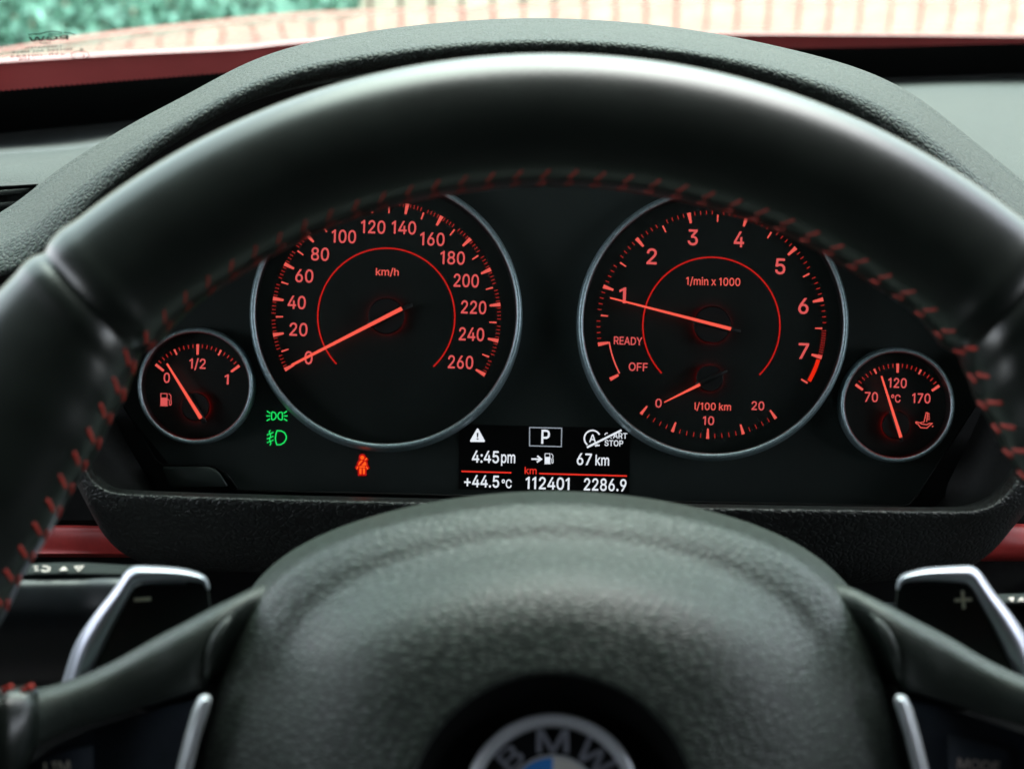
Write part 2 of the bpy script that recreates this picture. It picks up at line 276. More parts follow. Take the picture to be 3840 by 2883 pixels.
'm': (610, '125,-11 125,238 126,256 130,271 135,284 143,295 152,303 163,310 174,315 187,318 199,319 217,318 232,312 245,303 255,291 261,277 263,259 263,-11 346,-11 346,247 347,261 350,274 355,285 362,295 370,303 380,310 391,315 404,318 418,319 436,318 452,313 465,304 476,292 482,276 485,253 485,-11 568,-11 568,255 566,284 560,311 550,334 537,353 521,369 502,382 482,390 460,395 437,397 416,396 395,392 376,385 359,376 343,364 329,350 317,334 308,317 297,284 335,284 324,324 312,348 295,369 273,385 248,394 219,397 201,396 184,392 168,386 152,377 137,366 124,353 113,337 104,319 92,284 123,284 123,390 42,390 42,-11 318,336 123,352', '74,75,71 71,70,74 70,71,72 74,70,69 69,73,74 75,0,1 71,75,1 1,2,71 2,3,71 72,71,3 3,4,72 4,5,72 68,77,6 6,7,68 7,67,68 9,10,64 63,11,62 11,63,10 64,10,63 54,58,59 15,16,55 14,15,55 55,54,14 14,54,13 54,59,13 12,13,59 59,60,12 60,61,12 11,12,61 62,11,61 67,7,8 66,67,8 8,9,66 65,66,9 9,64,65 57,52,76 20,21,56 25,26,50 49,50,26 26,27,49 27,48,49 56,21,22 22,23,56 57,56,23 23,24,57 52,57,24 24,25,52 51,52,25 25,50,51 28,29,46 44,45,30 29,30,45 46,29,45 34,35,36 36,37,34 37,38,34 34,38,33 38,39,33 32,33,39 39,40,32 40,41,32 31,32,41 41,42,31 42,43,31 30,31,43 44,30,43 48,27,28 47,48,28 28,46,47 18,19,17 16,17,19 55,16,19 19,20,55 20,56,55 54,55,56 56,57,54 57,53,54 58,54,53 53,57,76 58,53,76 70,72,69 77,69,72 72,5,77 5,6,77 73,69,77'),
'h': (410, '126,246 130,263 136,277 144,290 154,300 166,308 179,313 194,317 210,318 232,316 250,308 265,297 276,281 283,260 285,235 285,-11 368,-11 368,241 366,272 360,301 351,326 337,347 320,365 300,378 278,388 254,394 227,395 198,393 171,385 146,371 124,351 106,324 86,276 125,276 125,520 42,520 42,-11 125,-11 125,226 125,352', '35,36,32 32,31,35 37,38,36 32,36,38 31,32,33 35,31,30 28,6,7 5,6,29 6,28,29 32,38,0 0,1,32 33,32,1 1,2,33 2,3,33 5,29,39 9,26,8 27,8,26 24,25,10 9,10,25 26,9,25 14,15,16 16,17,14 14,17,13 17,18,13 18,19,13 12,13,19 19,20,12 20,21,12 11,12,21 21,22,11 22,23,11 10,11,23 24,10,23 8,27,7 28,7,27 31,33,30 39,30,33 33,3,39 3,4,39 4,5,39 35,30,39 34,35,39'),
'i': (167, '125,-11 125,390 42,390 42,-11 98,433 110,438 121,447 130,457 136,470 137,483 136,497 130,509 121,520 110,528 98,533 84,535 70,533 57,528 46,520 37,509 32,497 30,483 32,470 37,457 46,447 57,438 70,433 84,432', '21,22,23 20,21,19 18,24,17 25,26,16 17,24,25 25,16,17 21,23,24 24,18,21 19,21,18 14,15,4 13,5,6 6,12,13 5,13,4 14,4,13 9,10,11 8,9,7 7,9,6 12,6,9 9,11,12 0,1,3 2,3,1 4,15,27 26,27,15 16,26,15'),
'n': (410, '126,246 130,263 136,277 144,290 154,300 166,308 179,313 194,317 210,318 232,316 250,308 265,297 276,281 283,260 285,235 285,-11 368,-11 368,241 366,272 360,301 350,326 337,347 320,365 300,378 278,388 254,394 227,395 198,393 171,385 146,371 124,351 106,324 86,276 123,276 123,390 42,390 42,-11 125,-11 125,226 123,349', '35,36,32 32,31,35 37,38,36 32,36,38 31,32,33 28,6,7 5,6,29 6,28,29 32,38,0 33,32,0 0,1,33 1,2,33 2,3,33 30,39,4 4,5,30 5,29,30 9,26,8 27,8,26 24,25,10 9,10,25 26,9,25 14,15,16 16,17,14 14,17,13 17,18,13 18,19,13 12,13,19 19,20,12 20,21,12 11,12,21 21,22,11 22,23,11 10,11,23 24,10,23 8,27,7 28,7,27 31,33,39 33,3,39 3,4,39 35,31,39 34,35,39'),
'x': (379, '97,-11 157,79 169,97 179,114 188,131 196,146 205,161 224,192 154,192 173,161 182,146 190,131 200,114 210,97 222,79 281,-11 377,-10 202,235 202,148 371,390 276,390 224,312 212,293 202,275 193,258 184,242 176,227 156,195 226,195 207,227 198,243 189,259 179,276 168,293 157,312 106,390 9,390 177,150 178,239 1,-10 189,133 202,192 202,156 233,192 202,195 204,232 191,255 177,153 178,192 178,195 178,231 146,194', '1,2,37 39,0,1 35,36,34 10,3,4 3,10,37 50,25,38 25,31,38 32,38,31 3,37,2 26,38,27 34,36,51 38,32,33 11,12,18 5,11,18 5,18,42 24,30,23 15,16,14 19,20,21 18,12,13 14,16,43 28,7,18 6,18,7 10,4,40 37,10,47 41,44,49 17,30,25 30,24,46 10,5,47 5,10,40 11,5,40 41,7,44 6,7,41 42,6,41 18,6,42 43,45,29 28,18,43 29,28,43 18,13,43 13,14,43 19,21,43 25,50,17 29,17,44 28,29,44 7,28,44 17,29,45 30,17,45 23,30,45 22,23,45 45,43,22 21,22,43 25,30,46 31,25,46 37,9,8 39,1,37 9,37,47 8,9,48 9,47,48 41,48,42 48,47,42 5,42,47 27,8,48 49,27,48 48,41,49 26,27,49 50,26,49 49,44,50 44,17,50 38,26,50 37,8,51 27,38,51 8,27,51 38,33,51 33,34,51 39,37,51'),
'l': (189, '147,-13 155,-13 163,-12 171,-11 177,-9 194,-6 178,67 165,64 162,64 159,63 156,63 151,63 147,63 137,64 132,66 130,69 127,74 125,84 125,99 125,520 42,520 42,84 44,56 52,32 66,12 85,-2 110,-11 139,-13', '13,14,26 25,26,14 14,15,25 24,25,15 23,24,15 15,16,23 22,23,16 16,17,22 21,22,17 17,18,21 20,21,18 18,19,20 12,27,0 12,0,1 1,11,12 3,4,8 7,8,4 4,5,7 5,6,7 11,1,2 10,11,2 9,10,2 2,3,9 3,8,9 13,26,27 27,12,13'),
'p': (424, '125,-154 125,48 112,48 114,44 121,35 130,24 140,13 153,3 168,-6 185,-13 206,-18 230,-19 262,-16 292,-8 319,7 343,27 364,51 380,80 392,113 399,149 401,189 399,228 392,264 380,297 363,326 343,350 319,370 292,384 261,393 229,395 205,394 184,390 166,383 152,373 139,364 129,353 121,343 114,333 112,330 123,330 123,390 42,390 42,-154 201,60 183,65 168,74 155,86 144,101 135,119 129,140 125,164 124,189 125,215 129,238 135,259 144,277 155,291 168,303 183,312 200,317 220,319 240,317 258,311 273,303 286,290 297,275 306,257 312,237 316,214 317,189 316,165 312,142 306,121 297,102 286,87 273,74 258,65 240,60 220,58 125,30 123,345', '41,42,2 39,36,37 4,3,42 2,42,3 39,37,38 41,38,37 37,36,41 3,4,1 2,3,1 49,50,2 41,2,50 50,51,41 51,52,41 52,53,41 38,41,53 39,35,80 41,36,40 9,43,8 43,44,8 32,58,59 59,31,32 8,44,7 6,7,44 44,45,6 57,58,34 33,34,58 58,32,33 6,45,5 1,5,45 45,46,1 46,47,1 2,1,47 47,48,2 49,2,48 38,53,54 54,55,38 39,38,55 55,56,39 56,57,39 35,39,57 57,34,35 60,29,30 78,10,11 11,77,78 29,60,61 77,11,12 76,77,12 12,13,76 13,75,76 63,27,62 27,28,62 61,62,28 29,61,28 17,18,72 71,72,18 18,19,71 70,71,19 19,20,70 69,70,20 68,69,20 20,21,68 67,68,21 21,22,67 66,67,22 22,23,66 75,13,14 14,15,75 74,75,15 15,16,74 73,74,16 16,17,73 17,72,73 66,23,65 23,24,65 64,65,24 24,25,64 63,64,25 25,26,63 27,63,26 43,9,10 10,78,43 60,30,59 31,59,30 4,42,0 0,79,4 1,4,79 5,1,79 36,39,80 40,36,80'),
'C': (510, '294,-17 319,-13 344,-6 367,3 389,15 409,29 428,46 444,64 458,85 469,108 478,132 487,171 400,171 393,147 387,133 380,120 372,109 362,98 351,89 339,82 326,75 312,70 298,67 283,65 268,64 239,66 214,74 190,86 168,102 150,123 135,149 124,180 117,215 114,254 117,294 124,329 135,359 150,385 168,406 189,423 213,435 239,442 268,445 283,444 298,442 312,438 326,433 339,427 351,419 362,410 372,400 380,388 387,376 393,361 400,337 487,337 478,377 469,401 457,424 443,445 427,463 409,480 389,494 367,506 344,515 319,521 294,525 267,527 223,523 182,512 144,493 111,467 83,436 60,398 43,355 33,307 29,254 33,201 43,153 60,110 83,73 111,41 144,16 182,-3 223,-14 267,-18', '78,79,30 30,31,78 77,78,31 31,32,77 76,77,32 32,33,76 33,34,76 75,76,34 34,35,75 74,75,35 35,36,74 73,74,36 36,37,73 72,73,37 84,26,83 26,27,83 39,40,69 40,68,69 85,24,25 0,22,23 0,23,85 24,85,23 67,41,42 42,43,67 43,66,67 85,25,84 26,84,25 68,40,41 41,67,68 83,27,82 27,28,82 81,82,28 80,81,28 28,29,80 79,80,29 30,79,29 72,37,38 71,72,38 70,71,38 38,39,70 39,69,70 45,65,44 46,64,45 65,45,64 21,1,2 20,21,2 2,3,20 19,20,3 46,47,63 64,46,63 8,9,14 13,14,9 9,10,13 12,13,10 10,11,12 55,56,54 53,54,56 56,57,53 52,53,57 57,58,52 19,3,4 18,19,4 4,5,18 17,18,5 5,6,17 16,17,6 6,7,16 15,16,7 7,8,15 8,14,15 52,58,51 58,59,51 50,51,59 59,60,50 49,50,60 60,61,49 48,49,61 61,62,48 47,48,62 63,47,62 22,0,1 1,21,22 66,43,44 44,65,66'),
'M': (628, '133,-11 133,291 133,303 133,315 133,329 132,343 132,357 132,372 132,387 131,402 131,416 131,431 130,444 129,468 96,468 107,437 113,421 119,404 124,388 129,372 135,357 140,343 144,330 149,317 153,306 157,296 160,287 279,-11 349,-11 466,287 469,296 473,306 478,318 482,331 487,345 492,359 497,374 503,390 508,406 513,422 518,438 528,468 496,468 496,443 495,428 495,413 495,398 494,384 494,369 494,355 494,341 493,327 493,314 493,302 493,291 493,-11 579,-11 579,520 469,520 342,191 339,182 335,173 332,162 328,150 324,138 319,125 315,111 311,99 307,86 304,74 300,63 292,38 336,38 329,63 326,74 322,87 318,100 314,113 310,126 306,139 302,151 298,162 294,173 291,183 287,191 159,520 49,520 49,-11 132,365 494,364 315,110', '16,15,86 15,14,86 16,86,17 15,16,11 11,12,15 12,13,15 14,15,13 0,1,87 86,87,1 1,2,86 2,3,86 17,86,3 3,4,17 18,17,4 4,5,18 19,18,5 5,6,19 6,88,19 7,8,19 18,19,8 8,9,18 17,18,9 9,10,17 16,17,10 11,16,10 25,26,84 79,69,68 78,67,77 67,78,68 79,68,78 69,79,80 8,7,20 20,21,8 11,10,85 12,11,85 13,12,85 14,13,85 86,14,85 65,75,64 75,65,76 66,76,65 64,75,74 74,63,64 59,29,30 39,38,57 40,39,57 57,41,40 39,40,44 43,44,40 42,43,40 40,41,42 54,55,56 56,57,54 53,54,57 52,53,57 57,38,52 51,52,38 38,37,51 50,51,37 37,36,50 49,50,36 47,48,36 36,37,47 46,47,37 37,38,46 45,46,38 38,39,45 39,44,45 48,47,35 34,35,47 47,46,34 33,34,46 44,43,58 43,42,58 42,41,58 41,57,58 71,27,28 28,72,71 70,71,72 72,73,70 69,70,73 73,74,69 68,69,74 74,75,68 67,68,75 75,76,67 76,66,90 7,19,88 20,7,88 70,69,80 27,71,26 71,70,26 83,84,26 26,70,81 80,81,70 81,82,26 82,83,26 59,60,29 72,28,29 73,72,29 63,74,73 73,29,62 61,62,29 60,61,29 62,63,73 48,35,89 36,48,89 49,36,89 30,31,59 45,44,58 58,59,45 46,45,59 33,46,59 32,33,59 31,32,59 21,22,8 9,8,22 67,76,90 77,67,90 10,9,85 25,84,24 84,85,9 9,22,84 22,23,84 23,24,84'),
'B': (456, '247,-11 285,-9 320,-3 349,8 374,22 394,40 410,61 420,85 427,110 429,136 427,163 421,187 412,208 400,227 385,242 369,255 352,264 334,270 326,272 326,259 334,261 348,268 363,277 376,287 387,300 396,315 404,332 408,352 409,374 407,400 401,424 390,447 376,468 357,486 334,500 307,511 276,518 241,520 49,520 49,-11 136,220 248,220 268,218 285,215 300,208 314,200 324,190 333,178 339,165 343,151 344,137 342,118 335,102 323,88 305,77 279,70 244,68 136,68 136,441 240,441 268,438 289,432 305,421 316,407 323,391 325,372 324,357 320,344 314,332 306,322 295,313 283,306 270,301 254,298 238,296 136,296 345,267', '57,40,39 38,39,40 59,37,58 74,75,40 38,40,75 75,58,38 58,37,38 73,41,42 42,72,73 57,39,0 0,56,57 74,40,41 41,73,74 60,36,59 37,59,36 56,0,1 55,56,1 1,2,55 2,54,55 61,35,60 36,60,35 18,19,20 18,20,17 15,16,20 21,22,17 5,6,52 6,7,52 51,52,7 7,8,51 50,51,8 8,9,50 9,10,50 49,50,10 10,11,49 48,49,11 11,12,48 47,48,12 12,13,47 13,14,47 54,2,3 53,54,3 3,4,53 4,5,53 5,52,53 47,14,46 14,15,46 45,46,15 15,20,45 20,19,45 44,45,19 43,44,19 42,43,19 72,42,19 19,18,72 71,72,18 70,71,18 69,70,18 18,17,69 68,69,17 17,22,68 22,23,68 23,24,68 67,68,24 24,25,67 25,26,67 66,67,26 26,27,66 65,66,27 27,28,65 28,29,65 64,65,29 29,30,64 63,64,30 30,31,63 31,32,63 62,63,32 32,33,62 33,34,62 61,62,34 35,61,34 20,16,76 17,20,76 21,17,76'),
'W': (686, '239,-11 328,320 335,344 341,368 346,392 351,417 355,444 363,486 323,486 330,443 335,415 341,389 346,365 351,342 357,320 447,-11 539,-11 684,520 595,520 512,199 508,182 504,165 500,148 496,131 492,113 488,96 484,78 481,60 475,29 510,29 504,60 501,78 497,96 493,113 489,131 485,148 481,165 477,182 472,199 388,520 298,520 213,199 209,182 205,165 201,148 197,131 193,113 189,96 185,78 182,60 176,29 210,29 205,60 201,78 198,96 194,113 190,131 186,148 182,165 178,182 174,199 91,520 2,520 147,-11 343,379 492,116 193,116', '63,60,62 61,62,60 50,49,63 58,59,63 60,63,59 57,48,47 47,56,57 54,45,55 55,45,66 47,48,54 54,55,47 55,46,47 56,47,46 63,49,48 58,63,48 48,57,58 51,0,52 8,40,9 3,11,2 10,2,11 50,63,0 0,51,50 49,50,51 51,52,49 52,53,49 48,49,53 54,48,53 53,44,54 45,54,44 4,12,13 13,5,4 39,7,6 15,28,27 34,25,24 31,22,32 23,32,22 31,32,25 24,25,32 33,24,32 32,23,33 19,16,17 17,18,19 30,29,16 20,21,16 16,19,20 30,16,31 16,21,31 22,31,21 16,29,15 28,15,29 29,30,28 27,28,30 26,27,30 30,31,26 31,25,26 35,26,25 25,34,35 10,11,4 4,5,10 9,10,5 5,6,9 8,9,6 6,7,8 40,8,7 7,39,40 41,42,1 44,53,43 0,1,43 42,43,1 53,52,0 0,43,53 11,3,64 4,11,64 12,4,64 27,26,15 37,38,14 14,15,36 26,35,36 36,15,26 36,37,14 33,23,65 24,33,65 34,24,65 13,14,38 39,6,38 6,5,38 5,13,38 2,10,1 9,40,41 10,9,41 41,1,10 46,55,66 56,46,66'),
'G': (520, '309,-15 347,-6 382,9 413,30 439,55 460,85 476,120 486,158 489,200 489,267 272,267 272,188 456,197 405,215 402,175 396,151 387,129 374,109 358,94 339,81 318,72 295,66 269,64 240,66 214,74 190,86 169,103 150,124 135,150 124,180 117,215 114,254 117,294 124,329 135,359 150,385 168,406 189,423 213,435 238,442 266,445 282,444 297,442 312,438 325,433 338,426 349,418 360,409 369,399 378,387 386,374 392,360 400,338 488,338 479,376 470,400 459,422 445,443 428,461 410,478 390,492 368,504 344,514 319,521 292,525 265,527 221,523 180,512 143,493 110,467 82,436 59,398 43,355 33,307 29,254 33,202 43,154 59,111 82,73 110,41 144,16 182,-3 223,-14 269,-18 403,195', '76,77,28 28,29,76 75,76,29 29,30,75 74,75,30 30,31,74 31,32,74 73,74,32 32,33,73 72,73,33 33,34,72 71,72,34 34,35,71 70,71,35 24,25,81 37,38,67 38,66,67 40,65,39 23,82,83 83,22,23 65,40,41 41,64,65 24,81,82 82,23,24 66,38,39 39,65,66 81,25,80 25,26,80 79,80,26 78,79,26 26,27,78 77,78,27 28,77,27 70,35,36 69,70,36 68,69,36 36,37,68 37,67,68 0,20,21 44,62,43 62,63,43 42,43,63 20,0,1 19,20,1 1,2,19 2,18,19 44,45,61 62,44,61 7,8,12 8,9,12 6,7,15 14,15,7 7,12,14 12,9,13 53,54,52 51,52,54 54,55,51 18,2,3 17,18,3 3,4,17 4,5,17 16,17,5 5,6,16 6,15,16 51,55,50 55,56,50 49,50,56 56,57,49 48,49,57 57,58,48 47,48,58 58,59,47 46,47,59 59,60,46 45,46,60 61,45,60 0,21,83 22,83,21 10,11,13 64,41,42 42,63,64 13,9,10 13,11,84 12,13,84 14,12,84'),
'P': (445, '136,-11 136,441 232,441 256,440 275,435 292,429 305,420 315,409 323,397 329,382 332,366 333,348 332,330 329,313 323,299 315,286 305,275 292,266 276,259 256,255 232,253 98,253 98,175 236,175 274,177 308,185 338,198 363,215 384,236 400,260 411,288 417,317 420,348 417,379 411,408 399,435 384,459 363,480 338,497 308,510 274,517 236,520 49,520 49,-11 136,253 136,175', '0,22,43 22,21,43 42,43,21 3,41,2 1,2,41 42,21,1 1,41,42 24,18,19 18,24,25 25,17,18 5,39,4 40,4,39 24,19,23 20,23,19 4,40,3 41,3,40 27,28,15 14,15,28 28,29,14 29,30,14 13,14,30 30,31,13 12,13,31 31,32,12 11,12,32 10,11,32 32,33,10 9,10,33 33,34,9 8,9,34 34,35,8 35,36,8 7,8,36 36,37,7 17,25,26 16,17,26 26,27,16 27,15,16 7,37,6 37,38,6 5,6,38 39,5,38 22,0,45 1,21,44 21,22,44 45,44,22 20,44,45 23,20,45'),
'T': (449, '182,441 182,-11 268,-11 268,441 428,441 428,520 21,520 21,441', '6,7,0 4,5,3 0,1,2 2,3,0 3,5,0 6,0,5'),
'A': (480, '93,-11 201,299 207,318 215,341 223,368 233,398 244,434 260,489 217,489 234,435 244,399 254,369 262,342 270,319 277,299 387,-11 479,-11 284,520 194,520 1,-11 381,131 381,210 99,210 99,131 239,417 309,210 170,210 142,131 337,131', '19,0,23 19,23,22 22,18,19 4,5,9 22,1,2 2,3,22 18,22,3 3,4,18 4,9,18 9,8,18 6,10,11 15,16,20 16,21,20 21,14,25 21,16,17 14,21,13 12,13,21 21,17,12 11,12,17 6,11,17 7,6,17 6,7,9 8,9,7 18,8,7 7,17,18 1,22,26 9,5,24 6,9,24 10,6,24 15,20,28 20,21,25 23,0,27 22,23,26 26,23,27 25,26,27 28,25,27 20,25,28'),
'E': (419, '386,-11 386,68 136,68 136,218 366,218 366,297 136,297 136,441 383,441 383,520 49,520 49,-11', '11,2,3 10,11,3 3,6,10 6,7,10 2,11,0 0,1,2 6,3,4 4,5,6 8,9,7 10,7,9'),
'S': (447, '262,-18 297,-11 328,1 355,16 378,35 396,57 409,83 417,110 419,139 418,162 413,184 404,203 393,219 380,234 365,246 349,257 333,266 316,274 299,280 283,285 267,290 215,304 202,308 188,313 174,318 161,325 149,332 139,341 132,351 128,362 126,376 127,389 131,401 138,412 147,422 158,430 172,438 188,443 205,446 225,447 252,445 276,439 296,428 311,414 321,397 329,367 413,367 408,406 400,432 386,455 368,476 346,493 321,508 292,518 261,524 227,527 194,524 162,518 133,508 107,494 84,476 66,454 52,429 44,402 41,372 45,338 58,307 78,281 106,260 140,242 180,229 242,212 260,206 276,201 291,195 304,188 315,180 324,172 330,163 333,152 334,139 333,124 328,111 321,99 310,88 297,78 282,70 264,65 245,61 224,60 205,61 187,64 170,69 155,76 143,84 132,95 124,107 118,121 114,148 26,148 32,106 41,79 55,54 73,32 96,14 123,-1 153,-11 187,-18 224,-20', '102,103,95 95,96,102 101,102,96 96,97,101 100,101,97 97,98,100 99,100,98 66,67,28 65,66,28 28,29,65 64,65,29 29,30,64 63,64,30 30,31,63 62,63,31 31,32,62 61,62,32 108,89,90 108,90,107 91,107,90 21,22,70 23,70,22 56,37,38 107,91,106 92,106,91 70,23,69 23,24,69 25,69,24 57,36,37 37,56,57 106,92,105 92,93,105 104,105,93 93,94,104 103,104,94 95,103,94 69,25,68 25,26,68 67,68,26 26,27,67 28,67,27 61,32,33 60,61,33 33,34,60 59,60,34 34,35,59 58,59,35 35,36,58 36,57,58 0,87,88 19,20,72 71,72,20 87,0,1 86,87,1 74,17,73 17,18,73 72,73,18 19,72,18 42,52,41 52,53,41 40,41,53 54,40,53 5,6,82 81,82,6 6,7,81 80,81,7 7,8,80 8,9,80 79,80,9 9,10,79 78,79,10 10,11,78 11,12,78 77,78,12 12,13,77 46,47,45 86,1,2 85,86,2 2,3,85 84,85,3 3,4,84 83,84,4 4,5,83 5,82,83 77,13,76 13,14,76 14,15,76 75,76,15 15,16,75 74,75,16 17,74,16 45,47,44 47,48,44 48,49,44 43,44,49 49,50,43 42,43,50 50,51,42 52,42,51 0,88,108 89,108,88 21,70,71 71,20,21 40,54,39 54,55,39 38,39,55 56,38,55'),
'R': (449, '136,-11 136,441 233,441 256,440 276,436 293,430 306,421 316,411 324,400 330,386 333,370 334,352 333,335 330,319 324,306 316,294 306,285 293,277 277,271 257,267 233,266 85,266 85,187 236,187 274,189 308,196 338,207 363,223 384,243 400,266 411,292 418,321 420,352 418,383 411,412 400,438 384,462 363,482 338,498 308,510 274,517 236,520 49,520 49,-11 446,-11 309,240 212,240 346,-11 136,266 136,187 329,204 240,187', '22,43,0 43,22,21 42,43,21 21,1,42 3,41,2 2,41,1 42,1,41 16,17,45 25,45,24 45,19,46 18,19,45 45,17,18 4,5,39 40,4,39 20,46,19 4,40,3 41,3,40 14,15,28 28,29,14 13,14,29 29,30,13 30,31,13 12,13,31 31,32,12 11,12,32 10,11,32 32,33,10 9,10,33 33,34,9 34,35,9 8,9,35 35,36,8 7,8,36 36,37,7 25,24,47 50,26,45 26,27,45 27,28,45 28,15,45 16,45,15 7,37,6 37,38,6 5,6,38 39,5,38 1,21,48 46,20,48 22,0,49 21,22,48 48,22,49 46,48,49 23,46,49 25,47,50 47,44,50 45,25,50 46,23,51 24,45,46 24,46,51 47,24,51'),
'D': (502, '270,-7 315,3 356,21 391,46 420,77 443,114 460,156 469,203 473,255 469,307 460,354 443,396 421,433 392,463 358,488 318,506 274,516 226,520 82,520 82,441 221,441 256,438 287,431 314,419 336,402 355,381 369,356 380,326 386,293 388,255 386,217 380,184 369,154 354,128 335,107 312,90 285,78 252,71 214,68 85,68 85,-11 219,-11 49,520 49,-11 136,-11 136,520 136,68 136,441', '42,43,19 19,18,42 41,38,44 44,38,46 41,44,40 44,39,40 43,40,39 19,43,39 20,45,47 18,19,45 0,36,37 17,21,16 22,23,15 36,0,1 1,35,36 16,21,22 22,15,16 0,37,41 38,41,37 21,17,20 45,20,17 4,5,33 32,33,5 5,6,32 31,32,6 6,7,31 30,31,7 7,8,30 8,29,30 29,8,28 8,9,28 27,28,9 9,10,27 26,27,10 10,11,26 25,26,11 11,12,25 24,25,12 12,13,24 14,24,13 35,1,2 34,35,2 2,3,34 3,4,34 4,33,34 24,14,23 15,23,14 39,44,46 19,39,47 39,46,47 45,19,47'),
'Y': (472, '279,-11 279,205 474,519 375,520 271,350 261,333 251,315 241,298 232,279 223,258 207,219 266,219 250,258 241,279 232,297 223,314 212,332 202,350 97,520 -3,519 192,205 192,-11 236,288', '20,17,19 18,19,17 15,16,9 9,8,15 8,14,15 10,9,20 9,16,20 17,20,16 6,12,5 12,6,13 7,13,6 1,2,4 2,3,4 11,1,12 5,12,1 1,4,5 20,21,0 0,1,20 10,20,1 1,11,10 11,12,10 9,10,12 12,13,9 8,9,13 13,7,22 8,13,22 14,8,22'),
'O': (533, '311,-14 352,-3 389,16 423,41 451,73 474,110 491,154 501,201 504,254 501,307 491,355 474,398 451,436 423,467 389,493 352,512 311,523 267,527 223,523 182,512 145,493 111,467 83,436 60,398 43,355 33,307 29,254 33,201 43,153 60,110 83,73 111,41 145,16 182,-3 223,-14 267,-18 239,66 214,74 190,85 169,102 151,123 135,149 124,179 117,214 114,254 117,294 124,329 135,360 151,385 169,407 190,423 214,435 239,442 267,445 294,442 320,435 344,423 365,407 383,386 398,360 410,329 417,294 419,254 417,214 410,179 398,149 383,123 365,102 344,85 320,73 294,66 267,64', '28,29,41 41,42,28 27,28,42 42,43,27 26,27,43 43,44,26 44,45,26 25,26,45 45,46,25 24,25,46 46,47,24 23,24,47 33,38,32 38,39,32 36,34,35 34,36,37 18,51,52 52,17,18 34,37,33 38,33,37 20,49,50 19,20,50 50,51,19 51,18,19 32,39,31 30,31,39 39,40,30 29,30,40 41,29,40 23,47,48 22,23,48 48,49,22 21,22,49 49,20,21 0,69,70 55,16,54 57,14,56 15,56,14 69,0,1 68,69,1 1,2,68 2,67,68 56,15,55 16,55,15 5,6,65 64,65,6 6,7,64 63,64,7 7,8,63 62,63,8 61,62,8 8,9,61 60,61,9 9,10,60 59,60,10 10,11,59 67,2,3 3,4,67 66,67,4 4,5,66 5,65,66 59,11,58 11,12,58 57,58,12 12,13,57 14,57,13 0,70,35 70,71,35 36,35,71 17,52,53 53,54,17 54,16,17'),
'F': (410, '136,-11 136,210 357,210 357,289 136,289 136,441 380,441 380,520 49,520 49,-11', '0,1,9 1,4,9 8,9,4 6,7,5 2,3,1 4,1,3 8,4,5 5,7,8'),
'I': (300, '280,-11 280,68 194,68 194,441 280,441 280,520 20,520 20,441 107,441 107,68 20,68 20,-11', '10,11,9 8,6,7 2,0,1 4,5,3 9,11,0 0,2,9 8,9,2 2,3,8 3,5,8 6,8,5'),
'L': (393, '372,-11 372,68 136,68 136,520 49,520 49,-11', '4,5,2 2,5,0 0,1,2 4,2,3'),
'N': (523, '136,-11 136,291 136,301 136,314 135,328 135,345 134,364 133,384 132,406 131,430 130,466 90,461 113,420 127,396 138,376 149,357 159,340 168,325 176,311 185,297 193,284 381,-11 474,-11 474,520 388,520 388,195 388,184 388,171 388,157 388,142 389,125 390,108 391,90 392,71 395,41 430,46 415,78 406,95 397,112 388,128 380,143 372,156 365,169 358,180 352,189 142,520 49,520 49,-11 133,385 389,127', '12,11,4 4,5,12 5,6,12 13,12,6 6,7,13 7,48,13 12,13,8 8,9,12 11,12,9 10,11,9 0,1,47 46,47,1 11,46,1 1,2,11 2,3,11 4,11,3 14,15,8 9,8,15 11,10,45 46,11,45 35,22,36 35,36,34 33,34,36 32,33,36 36,37,32 31,32,37 37,38,31 30,31,38 22,35,21 35,34,21 34,33,21 32,31,41 40,41,31 31,30,40 30,39,40 28,29,38 38,37,28 27,28,37 26,27,37 37,36,26 25,26,36 36,22,25 22,23,25 24,25,23 8,13,48 14,8,48 41,42,32 43,44,20 20,21,43 21,33,43 33,32,43 42,43,32 38,29,49 30,38,49 39,30,49 10,9,45 19,20,44 44,45,18 17,18,45 16,17,45 15,16,9 16,45,9 18,19,44'),
}
def glyphs(s, bold=0):
    """outlines of a line of sans-serif lettering, built from the stored letter shapes"""
    V2, F2, x = [], [], 0.0
    for ch in s:
        if ch == ' ': x += .17; continue
        adv, vs_, fs_ = GLYPH[ch]
        n = len(V2)
        for q in vs_.split(' '):
            i, j = q.split(','); V2.append((x + int(i) / 1000, int(j) / 1000))
        for q in fs_.split(' '): F2.append(tuple(int(k) + n for k in q.split(',')))
        x += adv / 1000
    return V2, F2
CAPH = max(y for x, y in glyphs('E')[0])

def text(s, cx, base, cap, width, d, bold=.012, roll=1.6, mirror=False, ref=None):
    """lettering: centre x, baseline y at the centre, cap height, total width - photo pixels at depth d"""
    v, f = glyphs(s, bold)
    x0, x1 = min(p[0] for p in v), max(p[0] for p in v)
    kx = width / (x1 - x0); ky = cap / CAPH
    c, sn = math.cos(R(roll)), math.sin(R(roll))
    out = []
    for x, y in v:
        u = (x - (x0 + x1) / 2) * kx; t = y * ky
        if mirror: u = -u
        out.append(V(cx + u * c + t * sn, base + u * sn - t * c, d))
    return out, f

